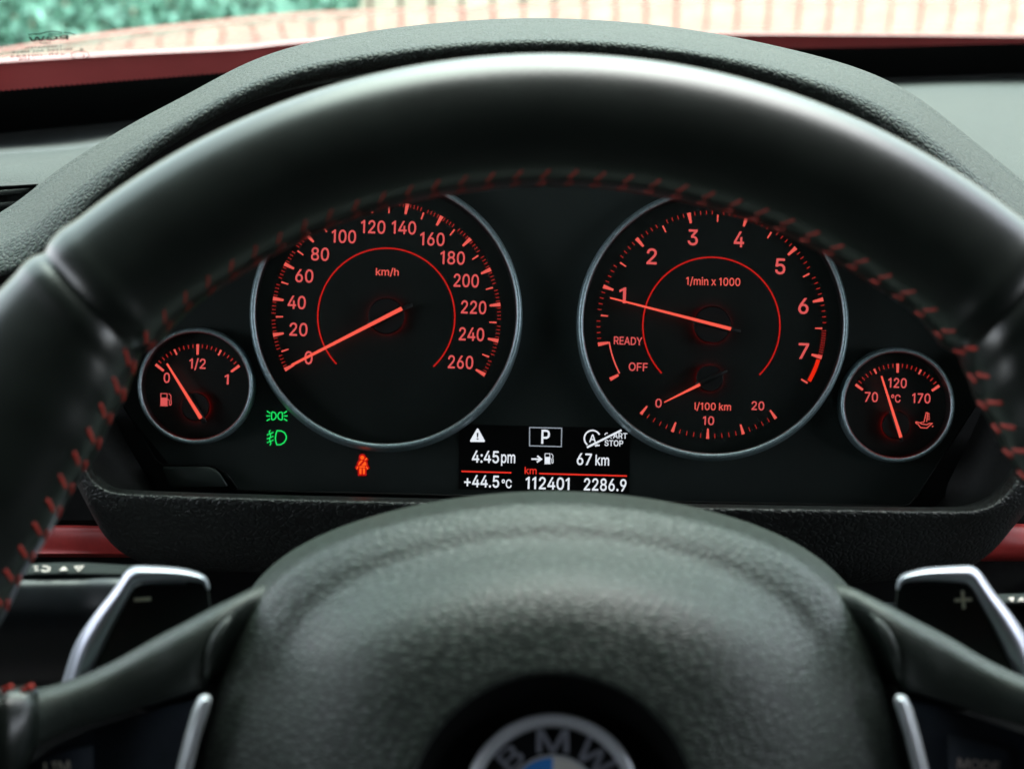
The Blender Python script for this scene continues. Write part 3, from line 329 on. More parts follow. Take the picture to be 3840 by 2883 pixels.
# ------------------------------------------------------------------ materials
def mat(name, color, rough=.5, metal=0, spec=.5, bump=None, noise=None, coat=0, emit=None, em=1.0, crease=0, coat_rough=.03):
    m = bpy.data.materials.new(name); m.use_nodes = True
    n = m.node_tree.nodes; L = m.node_tree.links; p = n['Principled BSDF']
    p.inputs['Base Color'].default_value = (*color, 1)
    p.inputs['Roughness'].default_value = rough
    p.inputs['Metallic'].default_value = metal
    p.inputs['Specular IOR Level'].default_value = spec
    p.inputs['Coat Weight'].default_value = coat
    p.inputs['Coat Roughness'].default_value = coat_rough
    if emit:
        p.inputs['Emission Color'].default_value = (*emit, 1)
        p.inputs['Emission Strength'].default_value = em * EM
    tc = n.new('ShaderNodeTexCoord')
    if noise:      # (scale, amount, roughness amount)
        t = n.new('ShaderNodeTexNoise'); t.inputs['Scale'].default_value = noise[0]; t.inputs['Detail'].default_value = 6
        t.inputs['Roughness'].default_value = .65
        L.new(tc.outputs['Object'], t.inputs['Vector'])
        mx = n.new('ShaderNodeMix'); mx.data_type = 'RGBA'
        mr = n.new('ShaderNodeMapRange'); mr.inputs[1].default_value = .35; mr.inputs[2].default_value = .68
        L.new(t.outputs['Fac'], mr.inputs[0])
        mx.inputs[6].default_value = (*[c * (1 - noise[1]) for c in color], 1)
        mx.inputs[7].default_value = (*[min(c * (1 + noise[1]), 1) for c in color], 1)
        L.new(mr.outputs[0], mx.inputs[0]); L.new(mx.outputs[2], p.inputs['Base Color'])
        rr = n.new('ShaderNodeMapRange'); rr.inputs[3].default_value = rough - noise[2]; rr.inputs[4].default_value = rough + noise[2]
        L.new(t.outputs['Fac'], rr.inputs[0]); L.new(rr.outputs[0], p.inputs['Roughness'])
    if bump:       # (scale, distance, kind, stretch)
        if bump[2] == 'grain':
            mp = n.new('ShaderNodeMapping'); mp.inputs['Scale'].default_value = bump[3]
            L.new(tc.outputs['Object'], mp.inputs['Vector'])
            wv = n.new('ShaderNodeTexNoise'); wv.inputs['Scale'].default_value = bump[0] * .35; wv.inputs['Detail'].default_value = 2
            L.new(mp.outputs[0], wv.inputs['Vector'])
            ad = n.new('ShaderNodeVectorMath'); ad.operation = 'MULTIPLY_ADD'
            ad.inputs[1].default_value = (1.0 / bump[0],) * 3
            L.new(wv.outputs['Color'], ad.inputs[0]); L.new(mp.outputs[0], ad.inputs[2])
            vo = n.new('ShaderNodeTexVoronoi'); vo.feature = 'DISTANCE_TO_EDGE'; vo.inputs['Scale'].default_value = bump[0]
            L.new(ad.outputs[0], vo.inputs['Vector'])
            mr = n.new('ShaderNodeMapRange'); mr.interpolation_type = 'SMOOTHSTEP'; mr.inputs[2].default_value = .28
            L.new(vo.outputs['Distance'], mr.inputs[0])
            nz = n.new('ShaderNodeTexNoise'); nz.inputs['Scale'].default_value = bump[0] * 1.7; nz.inputs['Detail'].default_value = 3
            L.new(mp.outputs[0], nz.inputs['Vector'])
            am = n.new('ShaderNodeMath'); am.operation = 'MULTIPLY_ADD'; am.inputs[1].default_value = .25
            L.new(nz.outputs['Fac'], am.inputs[0]); L.new(mr.outputs[0], am.inputs[2])
            src = am.outputs[0]
            if crease:      # darker base colour in the creases of the grain
                cm = n.new('ShaderNodeMix'); cm.data_type = 'RGBA'; cm.blend_type = 'MULTIPLY'; cm.inputs[0].default_value = 1
                cr_ = n.new('ShaderNodeMapRange'); cr_.inputs[3].default_value = 1 - crease
                L.new(mr.outputs[0], cr_.inputs[0])
                old = p.inputs['Base Color'].links[0].from_socket
                L.new(old, cm.inputs[6]); L.new(cr_.outputs[0], cm.inputs[7]); L.new(cm.outputs[2], p.inputs['Base Color'])
        else:
            mp = n.new('ShaderNodeMapping'); mp.inputs['Scale'].default_value = bump[3]
            L.new(tc.outputs['Object'], mp.inputs['Vector'])
            nz = n.new('ShaderNodeTexNoise'); nz.inputs['Scale'].default_value = bump[0]; nz.inputs['Detail'].default_value = 4
            L.new(mp.outputs[0], nz.inputs['Vector']); src = nz.outputs['Fac']
        b = n.new('ShaderNodeBump'); b.inputs['Strength'].default_value = 1; b.inputs['Distance'].default_value = bump[1]
        L.new(src, b.inputs['Height']); L.new(b.outputs[0], p.inputs['Normal'])
    return m

ONE = (1, 1, 1)
M = {}
M['rim'] = mat('smooth_black_leather', (.007, .0105, .0085), .32, spec=.68, noise=(60, .25, .04), bump=(900, .00004, 'noise', ONE))
M['pad'] = mat('grained_black_leather', (.034, .048, .039), .46, spec=.5, noise=(45, .05, .01), crease=.6, bump=(330, .00014, 'grain', (1, 1, 1.8)))
M['spoke'] = mat('fine_black_leather', (.024, .034, .028), .42, spec=.5, noise=(60, .2, .05), bump=(900, .00008, 'grain', ONE))
M['cowl'] = mat('soft_grey_dash_skin', (.022, .031, .026), .55, spec=.3, noise=(30, .12, .04), crease=.55, bump=(480, .0003, 'grain', ONE))
M['lower'] = mat('black_grained_dash_skin', (.012, .017, .0155), .46, spec=.7, noise=(50, .15, .04), crease=.8, bump=(430, .0002, 'grain', (1, 1, 1.3)))
M['dash'] = mat('grey_dash_top_skin', (.036, .041, .038), .6, spec=.3, noise=(40, .15, .05), bump=(700, .00012, 'grain', ONE))
M['dashdark'] = mat('dark_grained_plastic', (.045, .047, .047), .6, noise=(150, .4, .05), bump=(900, .0001, 'noise', ONE))
M['black'] = mat('black_matt_plastic', (.006, .007, .007), .55, spec=.3, noise=(200, .4, .05))
M['void'] = mat('black_ceramic_print', (.003, .0035, .0035), .6, spec=.15)
M['shroud'] = mat('dusty_black_plastic', (.009, .0095, .009), .6, spec=.3, noise=(700, .6, .05))
M['panel'] = mat('cluster_black_panel', (.021, .029, .027), .42, spec=.4, noise=(25, .15, .03))
M['dial'] = mat('dial_black_face', (.0125, .018, .0165), .4, spec=.4, noise=(40, .2, .03), bump=(1500, .00002, 'noise', (1, 1, .02)))
M['cap'] = mat('needle_cap_black', (.010, .012, .012), .45, spec=.4)
M['ring'] = mat('satin_aluminium_ring', (.40, .53, .57), .44, metal=.75, noise=(900, .22, .08))
M['silver'] = mat('satin_silver_paint', (.70, .74, .78), .36, metal=.45, noise=(60, .08, .04))
M['edge'] = mat('satin_paddle_silver', (.50, .52, .60), .32, metal=.6, noise=(60, .08, .04))
M['chrome'] = mat('polished_chrome', (.66, .70, .74), .25, metal=.35)
M['gloss'] = mat('gloss_black_plastic', (.006, .008, .010), .34, spec=.5, noise=(80, .3, .05))
M['stalktop'] = mat('stalk_top_plastic', (.016, .021, .020), .7, spec=.15)
M['button'] = mat('blue_black_plastic', (.045, .058, .078), .42, spec=.4, noise=(100, .2, .05))
M['redtrim'] = mat('satin_red_trim', (.66, .055, .05), .42, spec=.5, noise=(80, .12, .06))
M['thread'] = mat('red_thread', (.42, .03, .018), .6, noise=(900, .3, .05))
M['print'] = mat('cream_print', (.85, .82, .66), .5)
M['greyprint'] = mat('grey_print', (.6, .52, .48), .5)
M['blue'] = mat('blue_enamel', (.05, .30, .85), .15, coat=.5)
M['white'] = mat('white_enamel', (.80, .80, .74), .15, coat=.5)
M['letter'] = mat('silver_lettering', (.34, .36, .42), .35, metal=.4)
M['paint'] = mat('red_car_paint', (.36, .045, .05), .35, spec=.5, coat=.75, noise=(12, .08, .03))
M['glassprint'] = mat('black_glass_print', (.01, .012, .012), .6)
M['hedge'] = mat('green_leaves', (.24, .47, .37), .4, noise=(34, .7, .1))
M['wood'] = mat('tan_fence_wood', (.84, .69, .54), .6, noise=(9, .22, .05))
M['woodback'] = mat('brown_fence_backing', (.54, .32, .24), .7, noise=(9, .25, .05))
M['ground'] = mat('pale_paving', (.34, .32, .28), .8, noise=(3, .2, .05))
M['ceiling'] = mat('dark_headliner', (.012, .012, .012), .9)
def em(name, rgb, s=1.0, base=(.02, .003, .003)):
    return mat(name, base, .5, emit=srgb(*rgb), em=s)
M['num'] = em('backlit_red_print', (216, 86, 84))
M['numhot'] = em('backlit_coral_print', (230, 90, 80))
M['minor'] = em('backlit_dim_red_print', (168, 36, 32))
M['arc'] = em('backlit_red_line', (186, 22, 16))
M['needle'] = em('lit_needle', (252, 92, 74), 1.0)
M['redzone'] = em('backlit_red_zone', (235, 38, 12))
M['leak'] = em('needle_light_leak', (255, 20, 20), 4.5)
M['green'] = em('green_tell_tale', (26, 232, 100), 1.0, (.003, .02, .006))
M['amber'] = em('orange_tell_tale', (255, 92, 24), 1.15)
M['belt_glow'] = em('painted_belt_glow', (178, 8, 10), 1.0)
M['lcd'] = em('lcd_white', (232, 238, 246), 1.0, (.02, .02, .02))
M['lcdgrey'] = em('lcd_grey', (150, 160, 170), 1.0, (.02, .02, .02))
M['lcdred'] = em('lcd_red', (232, 48, 34), 1.0)
M['lcdblack'] = mat('lcd_black', (.0022, .0025, .0028), .35, spec=.3)

def glass(name, tint, gl=.05):
    m = bpy.data.materials.new(name); m.use_nodes = True
    n = m.node_tree.nodes; L = m.node_tree.links
    n.remove(n['Principled BSDF']); out = n['Material Output']
    tr = n.new('ShaderNodeBsdfTransparent'); tr.inputs[0].default_value = (*tint, 1)
    g = n.new('ShaderNodeBsdfGlossy'); g.inputs['Roughness'].default_value = .02
    fr = n.new('ShaderNodeFresnel'); fr.inputs[0].default_value = 1.33
    mu = n.new('ShaderNodeMath'); mu.operation = 'MULTIPLY'; mu.inputs[1].default_value = gl
    L.new(fr.outputs[0], mu.inputs[0])
    mx = n.new('ShaderNodeMixShader')
    L.new(mu.outputs[0], mx.inputs[0]); L.new(tr.outputs[0], mx.inputs[1]); L.new(g.outputs[0], mx.inputs[2])
    L.new(mx.outputs[0], out.inputs[0])
    return m
M['screen'] = glass('green_tinted_glass', (.80, .96, .87), .35)
M['lens'] = glass('clear_cluster_lens', (.97, .985, .98), .6)

# ================================================================== SETTING (world frame)
def box(x0, x1, y0, y1, z0, z1):
    v = [(x, y, z) for x in (x0, x1) for y in (y0, y1) for z in (z0, z1)]
    return [Vector(p) for p in v], [(0, 1, 3, 2), (4, 6, 7, 5), (0, 4, 5, 1), (2, 3, 7, 6), (0, 2, 6, 4), (1, 5, 7, 3)]

g = obj('ground', ([Vector((-60, -60, 0)), Vector((60, -60, 0)), Vector((60, 60, 0)), Vector((-60, 60, 0))], [(0, 1, 2, 3)]),
        M['ground'], frame='world', smooth=False)
tag(g, kind='structure')
# the car's own cabin round the camera: roof, doors below the side windows, rear wall and floor (out of frame, it shades the dashboard)
cabin = [box(-.80, .95, -1.0, .20, 1.27, 1.31),
         box(-.80, .95, -1.04, -1.0, .40, 1.31),
         box(-.80, -.76, -1.0, .80, .40, .98), box(.91, .95, -1.0, 1.1, .40, .98),
         box(-.80, .95, -1.0, 1.1, .36, .40),
         box(-.80, -.76, -1.0, -.32, .98, 1.27), box(.91, .95, -1.0, -.32, .98, 1.27),
         box(-.80, .95, 1.05, 1.1, .40, .80), box(-.95, 1.1, 1.1, 2.3, .80, .83), box(-.95, -.91, 1.0, 2.3, .5, .86), box(-.95, 1.1, 2.3, 2.34, .3, .86)]
c = obj('ceiling', join(*cabin), M['ceiling'], frame='world', smooth=False)
tag(c, kind='structure')
# added roof slab on posts, unseen: blocks the sky above and behind the car
sh = obj('unseen_sky_blocker', join(box(-4.5, 4.5, -5, .45, 2.6, 2.68), *[box(x_, x_ + .1, y_, y_ + .1, 0, 2.6) for x_ in (-4.4, 4.3) for y_ in (-4.9, .3)]), M['ceiling'], frame='world', smooth=False)
tag(sh, kind='structure')

# fence: vertical boards on two rails
fb = Vector((0, 4.5, 0))
fence = bpy.data.objects.new('fence', None); col.objects.link(fence); fence.location = fb; ROOT['fence'] = fb
tag(fence, 'tan wooden fence of upright boards standing beyond the red bonnet', 'fence')
bs = []
x = -4.0
while x < 4.0:
    j = random.uniform(-.004, .004)
    bs.append(box(x, x + .080, 4.5 + j, 4.52 + j, .03, 2.5 + random.uniform(-.01, .01))); x += .094
obj('board_panel', join(*bs), M['wood'], fence, smooth=False)
obj('backing_board', box(-4.0, 4.0, 4.525, 4.54, .03, 2.48), M['woodback'], fence, smooth=False)
for z in (.4, 1.1, 1.9):
    obj('rail', box(-4, 4, 4.541, 4.58, z, z + .08), M['wood'], fence, smooth=False)

# hedge
hb = Vector((-1.6, 4.0, 0))
hedge = bpy.data.objects.new('hedge', None); col.objects.link(hedge); hedge.location = hb; ROOT['hedge'] = hb
tag(hedge, 'bright green leafy hedge beyond the left side of the bonnet', 'hedge')
lv, lf = [], []
for i in range(24000):
    x = random.uniform(-3.0, -.42); z = random.uniform(.25, .93) ; y = 4.0 + random.gauss(0, .09)
    if z > .87: y = random.uniform(3.85, 4.3)
    s = random.uniform(.012, .034)
    a = Vector((random.gauss(0, 1), random.gauss(-.6, .7), random.gauss(.3, .7))).normalized()
    u = a.cross(Vector((random.gauss(0, 1), random.gauss(0, 1), random.gauss(0, 1)))).normalized(); vv = a.cross(u)
    p = Vector((x, y, z)); n0 = len(lv)
    lv += [p - u * s, p + vv * s * .55, p + u * s, p - vv * s * .55]; lf.append((n0, n0 + 1, n0 + 2, n0 + 3))
obj('foliage', (lv, lf), M['hedge'], hedge, smooth=False)
obj('stem', join(*[box(-3 + k * .2, -2.98 + k * .2, 4.05, 4.07, 0, .8) for k in range(13)]), M['wood'], hedge, smooth=False)

# ================================================================== BONNET
bonnet = thing('car_bonnet', V(1900, 300, 128), 'glossy red bonnet of the car seen through the windscreen', 'bonnet')
edge = [(-700, 300, 98), (-300, 265, 101), (0, 240, 105), (440, 212, 112), (886, 190, 118), (1203, 162, 122), (2000, 142, 128), (2668, 133, 132), (3300, 136, 135), (3840, 141, 138), (4600, 150, 140)]
def ew(x): return 26 - 12 * max(0, min(1, x / 3000))       # rounded rear edge, photo pixels
lipb = [(x, y + 130 - 70 * max(0, min(1, x / 3000)), d + 2.6) for x, y, d in edge]
lipm = [(x, y + 3, d + .5) for x, y, d in edge]
edge1 = [(x, y - ew(x) * .35, d - .1) for x, y, d in edge]
edge2 = [(x, y - ew(x), d + 1.2) for x, y, d in edge]
far = [(-700, 300, 112), (-300, 240, 122), (0, 190, 137), (316, 139, 154), (633, 101, 168), (1076, 57, 190), (1400, 42, 200), (2000, 24, 212), (2500, 10, 222), (3840, 4, 228), (4600, 4, 228)]
fard = [(x, y + 90, d + 12) for x, y, d in far]
cE, cF = curve(pl(edge2), 100), curve(pl(far), 100)
mids = []
for t in (.04, .2, .45, .72, .93):
    mids.append([a.lerp(b, t) + Vector((0, 0, .002 * math.sin(math.pi * t))) for a, b in zip(cE, cF)])
rows = [curve(pl(lipb), 100), curve(pl(lipm), 100), curve(pl(edge), 100), curve(pl(edge1), 100), cE] + mids + [cF, curve(pl(fard), 100)]
obj('bonnet_panel', loft(rows, nv=5, resample=False), M['paint'], bonnet)

# ================================================================== WINDSCREEN
baserow = [(-900, 540, 77), (-400, 512, 78), (0, 484, 80), (557, 432, 84), (1200, 375, 90), (1900, 330, 96), (2600, 303, 101), (3297, 285, 105), (3840, 268, 108), (4600, 262, 110), (5400, 262, 112)]
cB = curve(pl(baserow), 160)
rk = R(30)
# direction up the glass, in the camera frame (the camera looks down by PITCH)
up_w = Vector((0, -math.cos(rk), math.sin(rk)))
up_c = (Matrix.Rotation(PITCH, 3, 'X') @ up_w)
screen = thing('windscreen', V(1900, 330, 96), 'raked windscreen glass with dark printed lower border behind the dashboard', 'windscreen')
def srow(s, off=0.0):
    nrm = Vector((1, 0, 0)).cross(up_c)      # outward or inward normal
    nrm = nrm if nrm.y < 0 else -nrm
    return [p + up_c * s * .01 + nrm * off * .01 for p in cB]
gv = grid([srow(s) for s in (-2, 0, 5, 12, 25, 45, 62)])
obj('glass_pane', gv, M['screen'], screen)
# printed border with a toothed upper edge
nt_ = 420
cBt = curve(pl(baserow), nt_ * 2)
nrm = Vector((1, 0, 0)).cross(up_c); nrm = nrm if nrm.y < 0 else -nrm
lo = [p + up_c * -.03 + nrm * .002 for p in cBt]
hi = [p + up_c * (.052 + (.0022 if i % 2 else 0)) + nrm * .002 for i, p in enumerate(cBt)]
obj('printed_border', grid([lo, hi]), M['void'], screen, smooth=False)
# maker's mark printed on the glass, read from behind so mirrored
B0, B1 = V(0, 484, 80), V(557, 432, 84)
pn = (B1 - B0).cross(up_c).normalized()
if pn.y > 0: pn = -pn
def hit(px, py):
    dr = V(px, py, 100); t = (B0 + pn * .002).dot(pn) / dr.dot(pn)
    return dr * t
def on_glass(vf):
    v, f = vf; out = []
    for p in v:
        px = p.x / p.y * F + CX; py = CY - p.z / p.y * F
        out.append(hit(px, py))
    return out, f
mk = [text('PGW', 182, 153, 17, 150, 70, .02, -3, True), ribbon([(112, 154), (255, 146)], 2.5, 70),
      text('TINT', 170, 167, 8, 46, 70, .015, -3, True),
      text('LAMINATED', 162, 181, 8, 134, 70, .015, -3, True),
      text('DOT583  AS1  M848', 158, 195, 8, 224, 70, .015, -3, True),
      text('43R-001583', 142, 213, 9, 206, 70, .015, -3, True),
      text(': 05', 100, 225, 7, 60, 70, .015, -3, True),
      ribbon([(105, 131), (150, 128), (175, 121), (205, 119), (230, 121), (228, 127), (180, 130)], 3.2, 70),
      ribbon([(240, 122), (262, 126), (285, 131)], 3.2, 70),
      ribbon([(300 + 33 * math.cos(a * .2618), 207 + 14 * math.sin(a * .2618)) for a in range(24)], 2.6, 70, True),
      text('1', 281, 212, 8, 4, 70, .015, -3), text('E', 312, 213, 9, 9, 70, .015, -3, True),
      ribbon([(302, 184), (310, 184), (310, 190), (302, 190)], 2.5, 70, True)]
obj('maker_mark', join(*[on_glass(m) for m in mk]), M['glassprint'], screen, smooth=False)

# ================================================================== DASHBOARD
dash = thing('dashboard', V(1900, 2400, 58), 'dark grey leather grained dashboard with arched cowl over the gauges', 'dashboard')
# top, from the glass to the front edge
r_far = [(x, y + 14, d + .2) for x, y, d in baserow]
r_a = [(-900, 600, 74), (-400, 575, 75), (0, 548, 77), (300, 528, 78), (557, 480, 81), (1200, 410, 87), (1900, 352, 95), (2600, 322, 100.5), (3297, 303, 104.5), (3840, 286, 107.6), (4600, 280, 109.6), (5400, 280, 111.6)]
r_b = [(-900, 640, 68), (-400, 612, 69), (0, 578, 71), (300, 556, 72), (557, 510, 75), (1200, 450, 79), (1900, 355, 93), (2600, 322, 100), (3297, 303, 103.5), (3840, 285, 107), (4600, 279, 109), (5400, 279, 111)]
r_c = [(-900, 760, 62), (-400, 715, 62), (0, 668, 63), (300, 640, 64), (557, 620, 65), (1200, 600, 66), (1900, 600, 66), (2600, 580, 66), (3297, 560, 66), (3840, 660, 65), (4600, 680, 65), (5400, 690, 65)]
r_d = [(-900, 1050, 60), (-400, 1020, 60), (0, 1000, 60), (300, 980, 60), (557, 960, 60), (1200, 900, 60), (1900, 900, 60), (2600, 900, 60), (3297, 1000, 60), (3840, 1100, 60), (4600, 1150, 60), (5400, 1150, 60)]
obj('dash_top', loft([pl(r_b), pl(r_c), pl(r_d), pl([(x, y + 200, d + 2) for x, y, d in r_d])], 120, 8), M['dash'], dash)
obj('defroster_strip', loft([pl([(x, y + 60, d) for x, y, d in r_far]), pl(r_far), pl(r_a), pl([(x, y - 2, d + .1) for x, y, d in r_b]), pl([(x, y + 20, d + .3) for x, y, d in r_b])], 120, 5), M['dashdark'], dash)

# arched cowl
c_out = [(-420, 1000), (-200, 900), (30, 790), (136, 702), (210, 640), (304, 582), (525, 449), (665, 380), (848, 278), (949, 227), (1139, 168), (1400, 120), (1700, 86), (2030, 72), (2400, 92), (2724, 138), (3000, 198), (3187, 248), (3297, 289), (3441, 364), (3606, 496), (3840, 684), (4100, 900), (4300, 1080)]
c_in = [(-420, 1100), (-200, 1065), (0, 1045), (110, 1003), (240, 880), (380, 747), (551, 601), (690, 512), (840, 425), (960, 372), (1140, 316), (1400, 268), (1700, 232), (2050, 216), (2400, 231), (2700, 274), (2950, 340), (3120, 402), (3220, 452), (3340, 524), (3480, 610), (3700, 830), (3900, 1040), (4050, 1200)]
def lerp2(a, b, t, d, dy=0): return [((1 - t) * p[0] + t * q[0], (1 - t) * p[1] + t * q[1] + dy, d) for p, q in zip(a, b)]
def cowl_row(t, dm, ds, dy=0):
    # depth differs between arch crown (dm) and flanks (ds)
    out = []
    for p, q in zip(c_out, c_in):
        x = (1 - t) * p[0] + t * q[0]; y = (1 - t) * p[1] + t * q[1] + dy
        k = min(abs(x - 2040) / 2000, 1) ** 2
        out.append((x, y, dm + (ds - dm) * k))
    return out
rows = [cowl_row(-.02, 66, 66, 90), cowl_row(0, 58, 57), cowl_row(.10, 54.6, 54.6), cowl_row(.28, 51.6, 52.2), cowl_row(.46, 49.7, 50.6), cowl_row(.56, 49.2, 50.1), cowl_row(.75, 49.2, 49.6), cowl_row(.96, 49.7, 49.3), cowl_row(1.02, 50.5, 49.9), cowl_row(1.06, 55, 54), cowl_row(1.11, 62, 58), cowl_row(1.15, 72, 62)]
def smooth_row(r, n=14):
    r = curve(pl(r), 160)
    for _ in range(n): r = [r[0]] + [r[i] * .5 + (r[i - 1] + r[i + 1]) * .25 for i in range(1, 160)] + [r[160]]
    return r
obj('arched_cowl', loft([smooth_row(r) for r in rows], 160, 6, resample=False), M['cowl'], dash)

# lower cowl: grained lip below the cluster
t_out = [(250, 1560), (285, 1680), (322, 1780), (370, 1832), (440, 1858), (620, 1868), (1000, 1880), (1500, 1892), (2000, 1902), (2600, 1912), (3200, 1922), (3560, 1926), (3680, 1918), (3760, 1880), (3830, 1800), (3900, 1660)]
t_in = [(300, 1560), (325, 1680), (352, 1762), (398, 1812), (452, 1836), (620, 1846), (1000, 1858), (1500, 1870), (2000, 1880), (2600, 1892), (3200, 1902), (3545, 1904), (3650, 1890), (3722, 1852), (3780, 1780), (3850, 1650)]
t_m = [(215, 1600), (258, 1720), (312, 1840), (350, 1900), (440, 1935), (640, 1955), (1000, 1965), (1500, 1975), (2000, 1985), (2600, 1990), (3200, 1995), (3560, 1985), (3700, 1960), (3800, 1900), (3880, 1810), (3950, 1680)]
t_l = [(200, 1620), (262, 1760), (330, 1900), (400, 2010), (500, 2080), (660, 2110), (1000, 2125), (1500, 2150), (2000, 2165), (2600, 2170), (3200, 2165), (3560, 2130), (3700, 2070), (3800, 1960), (3900, 1830), (3960, 1700)]
t_b = [(200, 1640), (270, 1780), (345, 1920), (420, 2030), (520, 2100), (680, 2132), (1000, 2150), (1500, 2180), (2000, 2200), (2600, 2200), (3200, 2185), (3560, 2145), (3700, 2080), (3805, 1970), (3905, 1840), (3965, 1700)]
rows = [[(x, y, 55) for x, y in t_in], [(x, y - 4, 51.2) for x, y in t_in], [((a[0] + b[0]) / 2, (a[1] + b[1]) / 2 - 4, 50.2) for a, b in zip(t_in, t_out)],
        [(x, y, 49.8) for x, y in t_out], [(x, y, 50.2) for x, y in t_m], [(x, y, 51.4) for x, y in t_l], [(x, y, 53.0) for x, y in t_b], [(x, y - 15, 60) for x, y in t_b]]
obj('lower_cowl', loft([pl(r) for r in rows], 160, 6), M['lower'], dash)

# inner walls round the cluster
w_out = [(330, 1790), (210, 1560), (200, 1100), (330, 800), (600, 560), (900, 400), (1300, 300), (2050, 250), (2800, 320), (3200, 430), (3500, 620), (3800, 950), (3900, 1300), (3860, 1700), (3700, 1905), (3000, 1915), (2000, 1895), (1200, 1880), (500, 1862)]
w_in = [(560, 1800), (400, 1500), (360, 1200), (440, 980), (700, 780), (1000, 620), (1400, 560), (2050, 540), (2750, 570), (3100, 650), (3400, 820), (3640, 1100), (3720, 1400), (3560, 1800), (3470, 1905), (2900, 1912), (2000, 1890), (1200, 1872), (640, 1858)]
obj('cluster_surround', loft([pl([(x, y, 50.6) for x, y in w_out]), pl([((a[0] + b[0]) / 2, (a[1] + b[1]) / 2, 52.4) for a, b in zip(w_out, w_in)]), pl([(x, y, 53.36) for x, y in w_in])], 160, 4, closed=True), M['shroud'], dash)
# red trims and the black lower dash
obj('trim_strip', loft([pl([(-300, 1955, 60), (100, 1966, 58.5), (330, 1970, 57.5), (420, 1975, 57)]), pl([(-300, 1964, 58.6), (100, 1974, 57), (330, 1978, 56), (430, 1982, 55.6)]),
                        pl([(-300, 2056, 58.4), (100, 2060, 56.9), (360, 2063, 55.9), (480, 2065, 55.5)]), pl([(-300, 2075, 58.6), (100, 2078, 57), (400, 2080, 56.2), (540, 2082, 56)]), pl([(-300, 2085, 61), (100, 2088, 60), (400, 2090, 59), (560, 2090, 59)])], 40, 6), M['redtrim'], dash)
obj('trim_strip', loft([pl([(3700, 1958, 57), (3840, 1964, 58), (4100, 1970, 59)]), pl([(3690, 1966, 55.6), (3840, 1972, 56.6), (4100, 1980, 57.6)]),
                        pl([(3640, 2050, 55.4), (3840, 2050, 56.2), (4100, 2050, 57.2)]), pl([(3600, 2096, 56), (3840, 2096, 57), (4100, 2096, 58)]), pl([(3600, 2104, 59), (3840, 2104, 60), (4100, 2104, 61)])], 30, 6), M['redtrim'], dash)
obj('lower_panel', loft([pl([(-600, 1180, 59), (1000, 1800, 60), (2900, 1800, 60), (4600, 1180, 59)]), pl([(-600, 1960, 59.5), (1000, 2000, 61), (2900, 2000, 61), (4600, 1960, 59.5)]), pl([(-600, 2120, 60), (1000, 2160, 61), (2900, 2160, 61), (4600, 2120, 60)]), pl([(-600, 3200, 56), (1000, 3200, 56), (2900, 3200, 56), (4600, 3200, 56)])], 60, 6), M['black'], dash)
# air vent at the left end
vent = obj('air_vent', loft([pl([(-500, 720, 62), (-100, 690, 61.6), (60, 685, 61.2), (140, 684, 61)]), pl([(-500, 735, 61), (-100, 708, 60.6), (60, 700, 60.4), (142, 694, 60.4)]),
                      pl([(-500, 745, 63), (-100, 716, 63), (60, 706, 63), (130, 704, 63)]), pl([(-500, 850, 64), (-100, 810, 64), (20, 800, 64), (70, 770, 64)])], 24, 4), M['black'], dash)
for (y0, y1) in ((706, 728), (752, 772)):
    obj('slat', join(plate([(-500, y0 + 40), (-100, y0 + 16), (112, y0), (80, y1), (-100, y1 + 12), (-500, y1 + 36)], 60.2, .5, 4)), M['dash'], vent)

# ================================================================== INSTRUMENT CLUSTER
DF = 53.33      # dial face depth
clu = thing('instrument_cluster', V(2000, 1860, 53), 'lit instrument cluster with four red ringed gauges and small screen behind the wheel', 'instrument cluster')
panel_pts = [(640, 1748), (440, 1500), (400, 1200), (480, 980), (740, 770), (1020, 640), (1400, 560), (2050, 540), (2750, 570), (3100, 640), (3400, 810), (3640, 1080), (3690, 1440), (3660, 1520), (3420, 1888), (3395, 1898), (2900, 1890), (2000, 1866), (1200, 1846), (905, 1838), (860, 1800), (820, 1760), (790, 1750)]
obj('face_panel', plate(panel_pts, DF + .06, .3), M['panel'], clu, smooth=False)
obj('housing', plate([(100, 1950), (100, 900), (700, 640), (1300, 420), (2050, 330), (2750, 420), (3350, 640), (4000, 900), (4000, 1960)], 53.75, 2.0), M['black'], clu, smooth=False)
obj('lower_edge', join(tube(pl([(890, 1838, 52.9), (1500, 1852, 52.9), (2400, 1878, 52.9), (3380, 1899, 52.9), (3412, 1892, 52.9), (3440, 1855, 52.9)]), .0004, 6),
                       tube(pl([(3440, 1860, 53), (3660, 1520, 53)]), .0003, 6), tube(pl([(455, 1510, 53), (585, 1725, 53), (610, 1742, 53), (800, 1748, 53), (850, 1775, 53), (895, 1838, 53)]), .0003, 6)), M['shroud'], clu)
trip = obj('trip_button', plate([(612, 1748), (782, 1750), (805, 1757), (824, 1772), (853, 1818), (850, 1824), (650, 1826), (638, 1818), (610, 1760)], 52.6, .6, 5), M['panel'], clu)

ROLL = 1.6
def z1(x, y): return 900 + x * .66225, 650 + y * .66225
def z2(x, y): return 2100 + x * .66225, 650 + y * .66225
def z3(x, y): return 450 + x * .39128, 1200 + y * .39128
def z4(x, y): return 3050 + x * .42133, 1250 + y * .42133
def z5(x, y): return 1680 + x * .33454, 1560 + y * .33454
def z6(x, y): return 900 + x * .27125, 1450 + y * .27125
DT = DF - .03    # printing
K1 = .66225

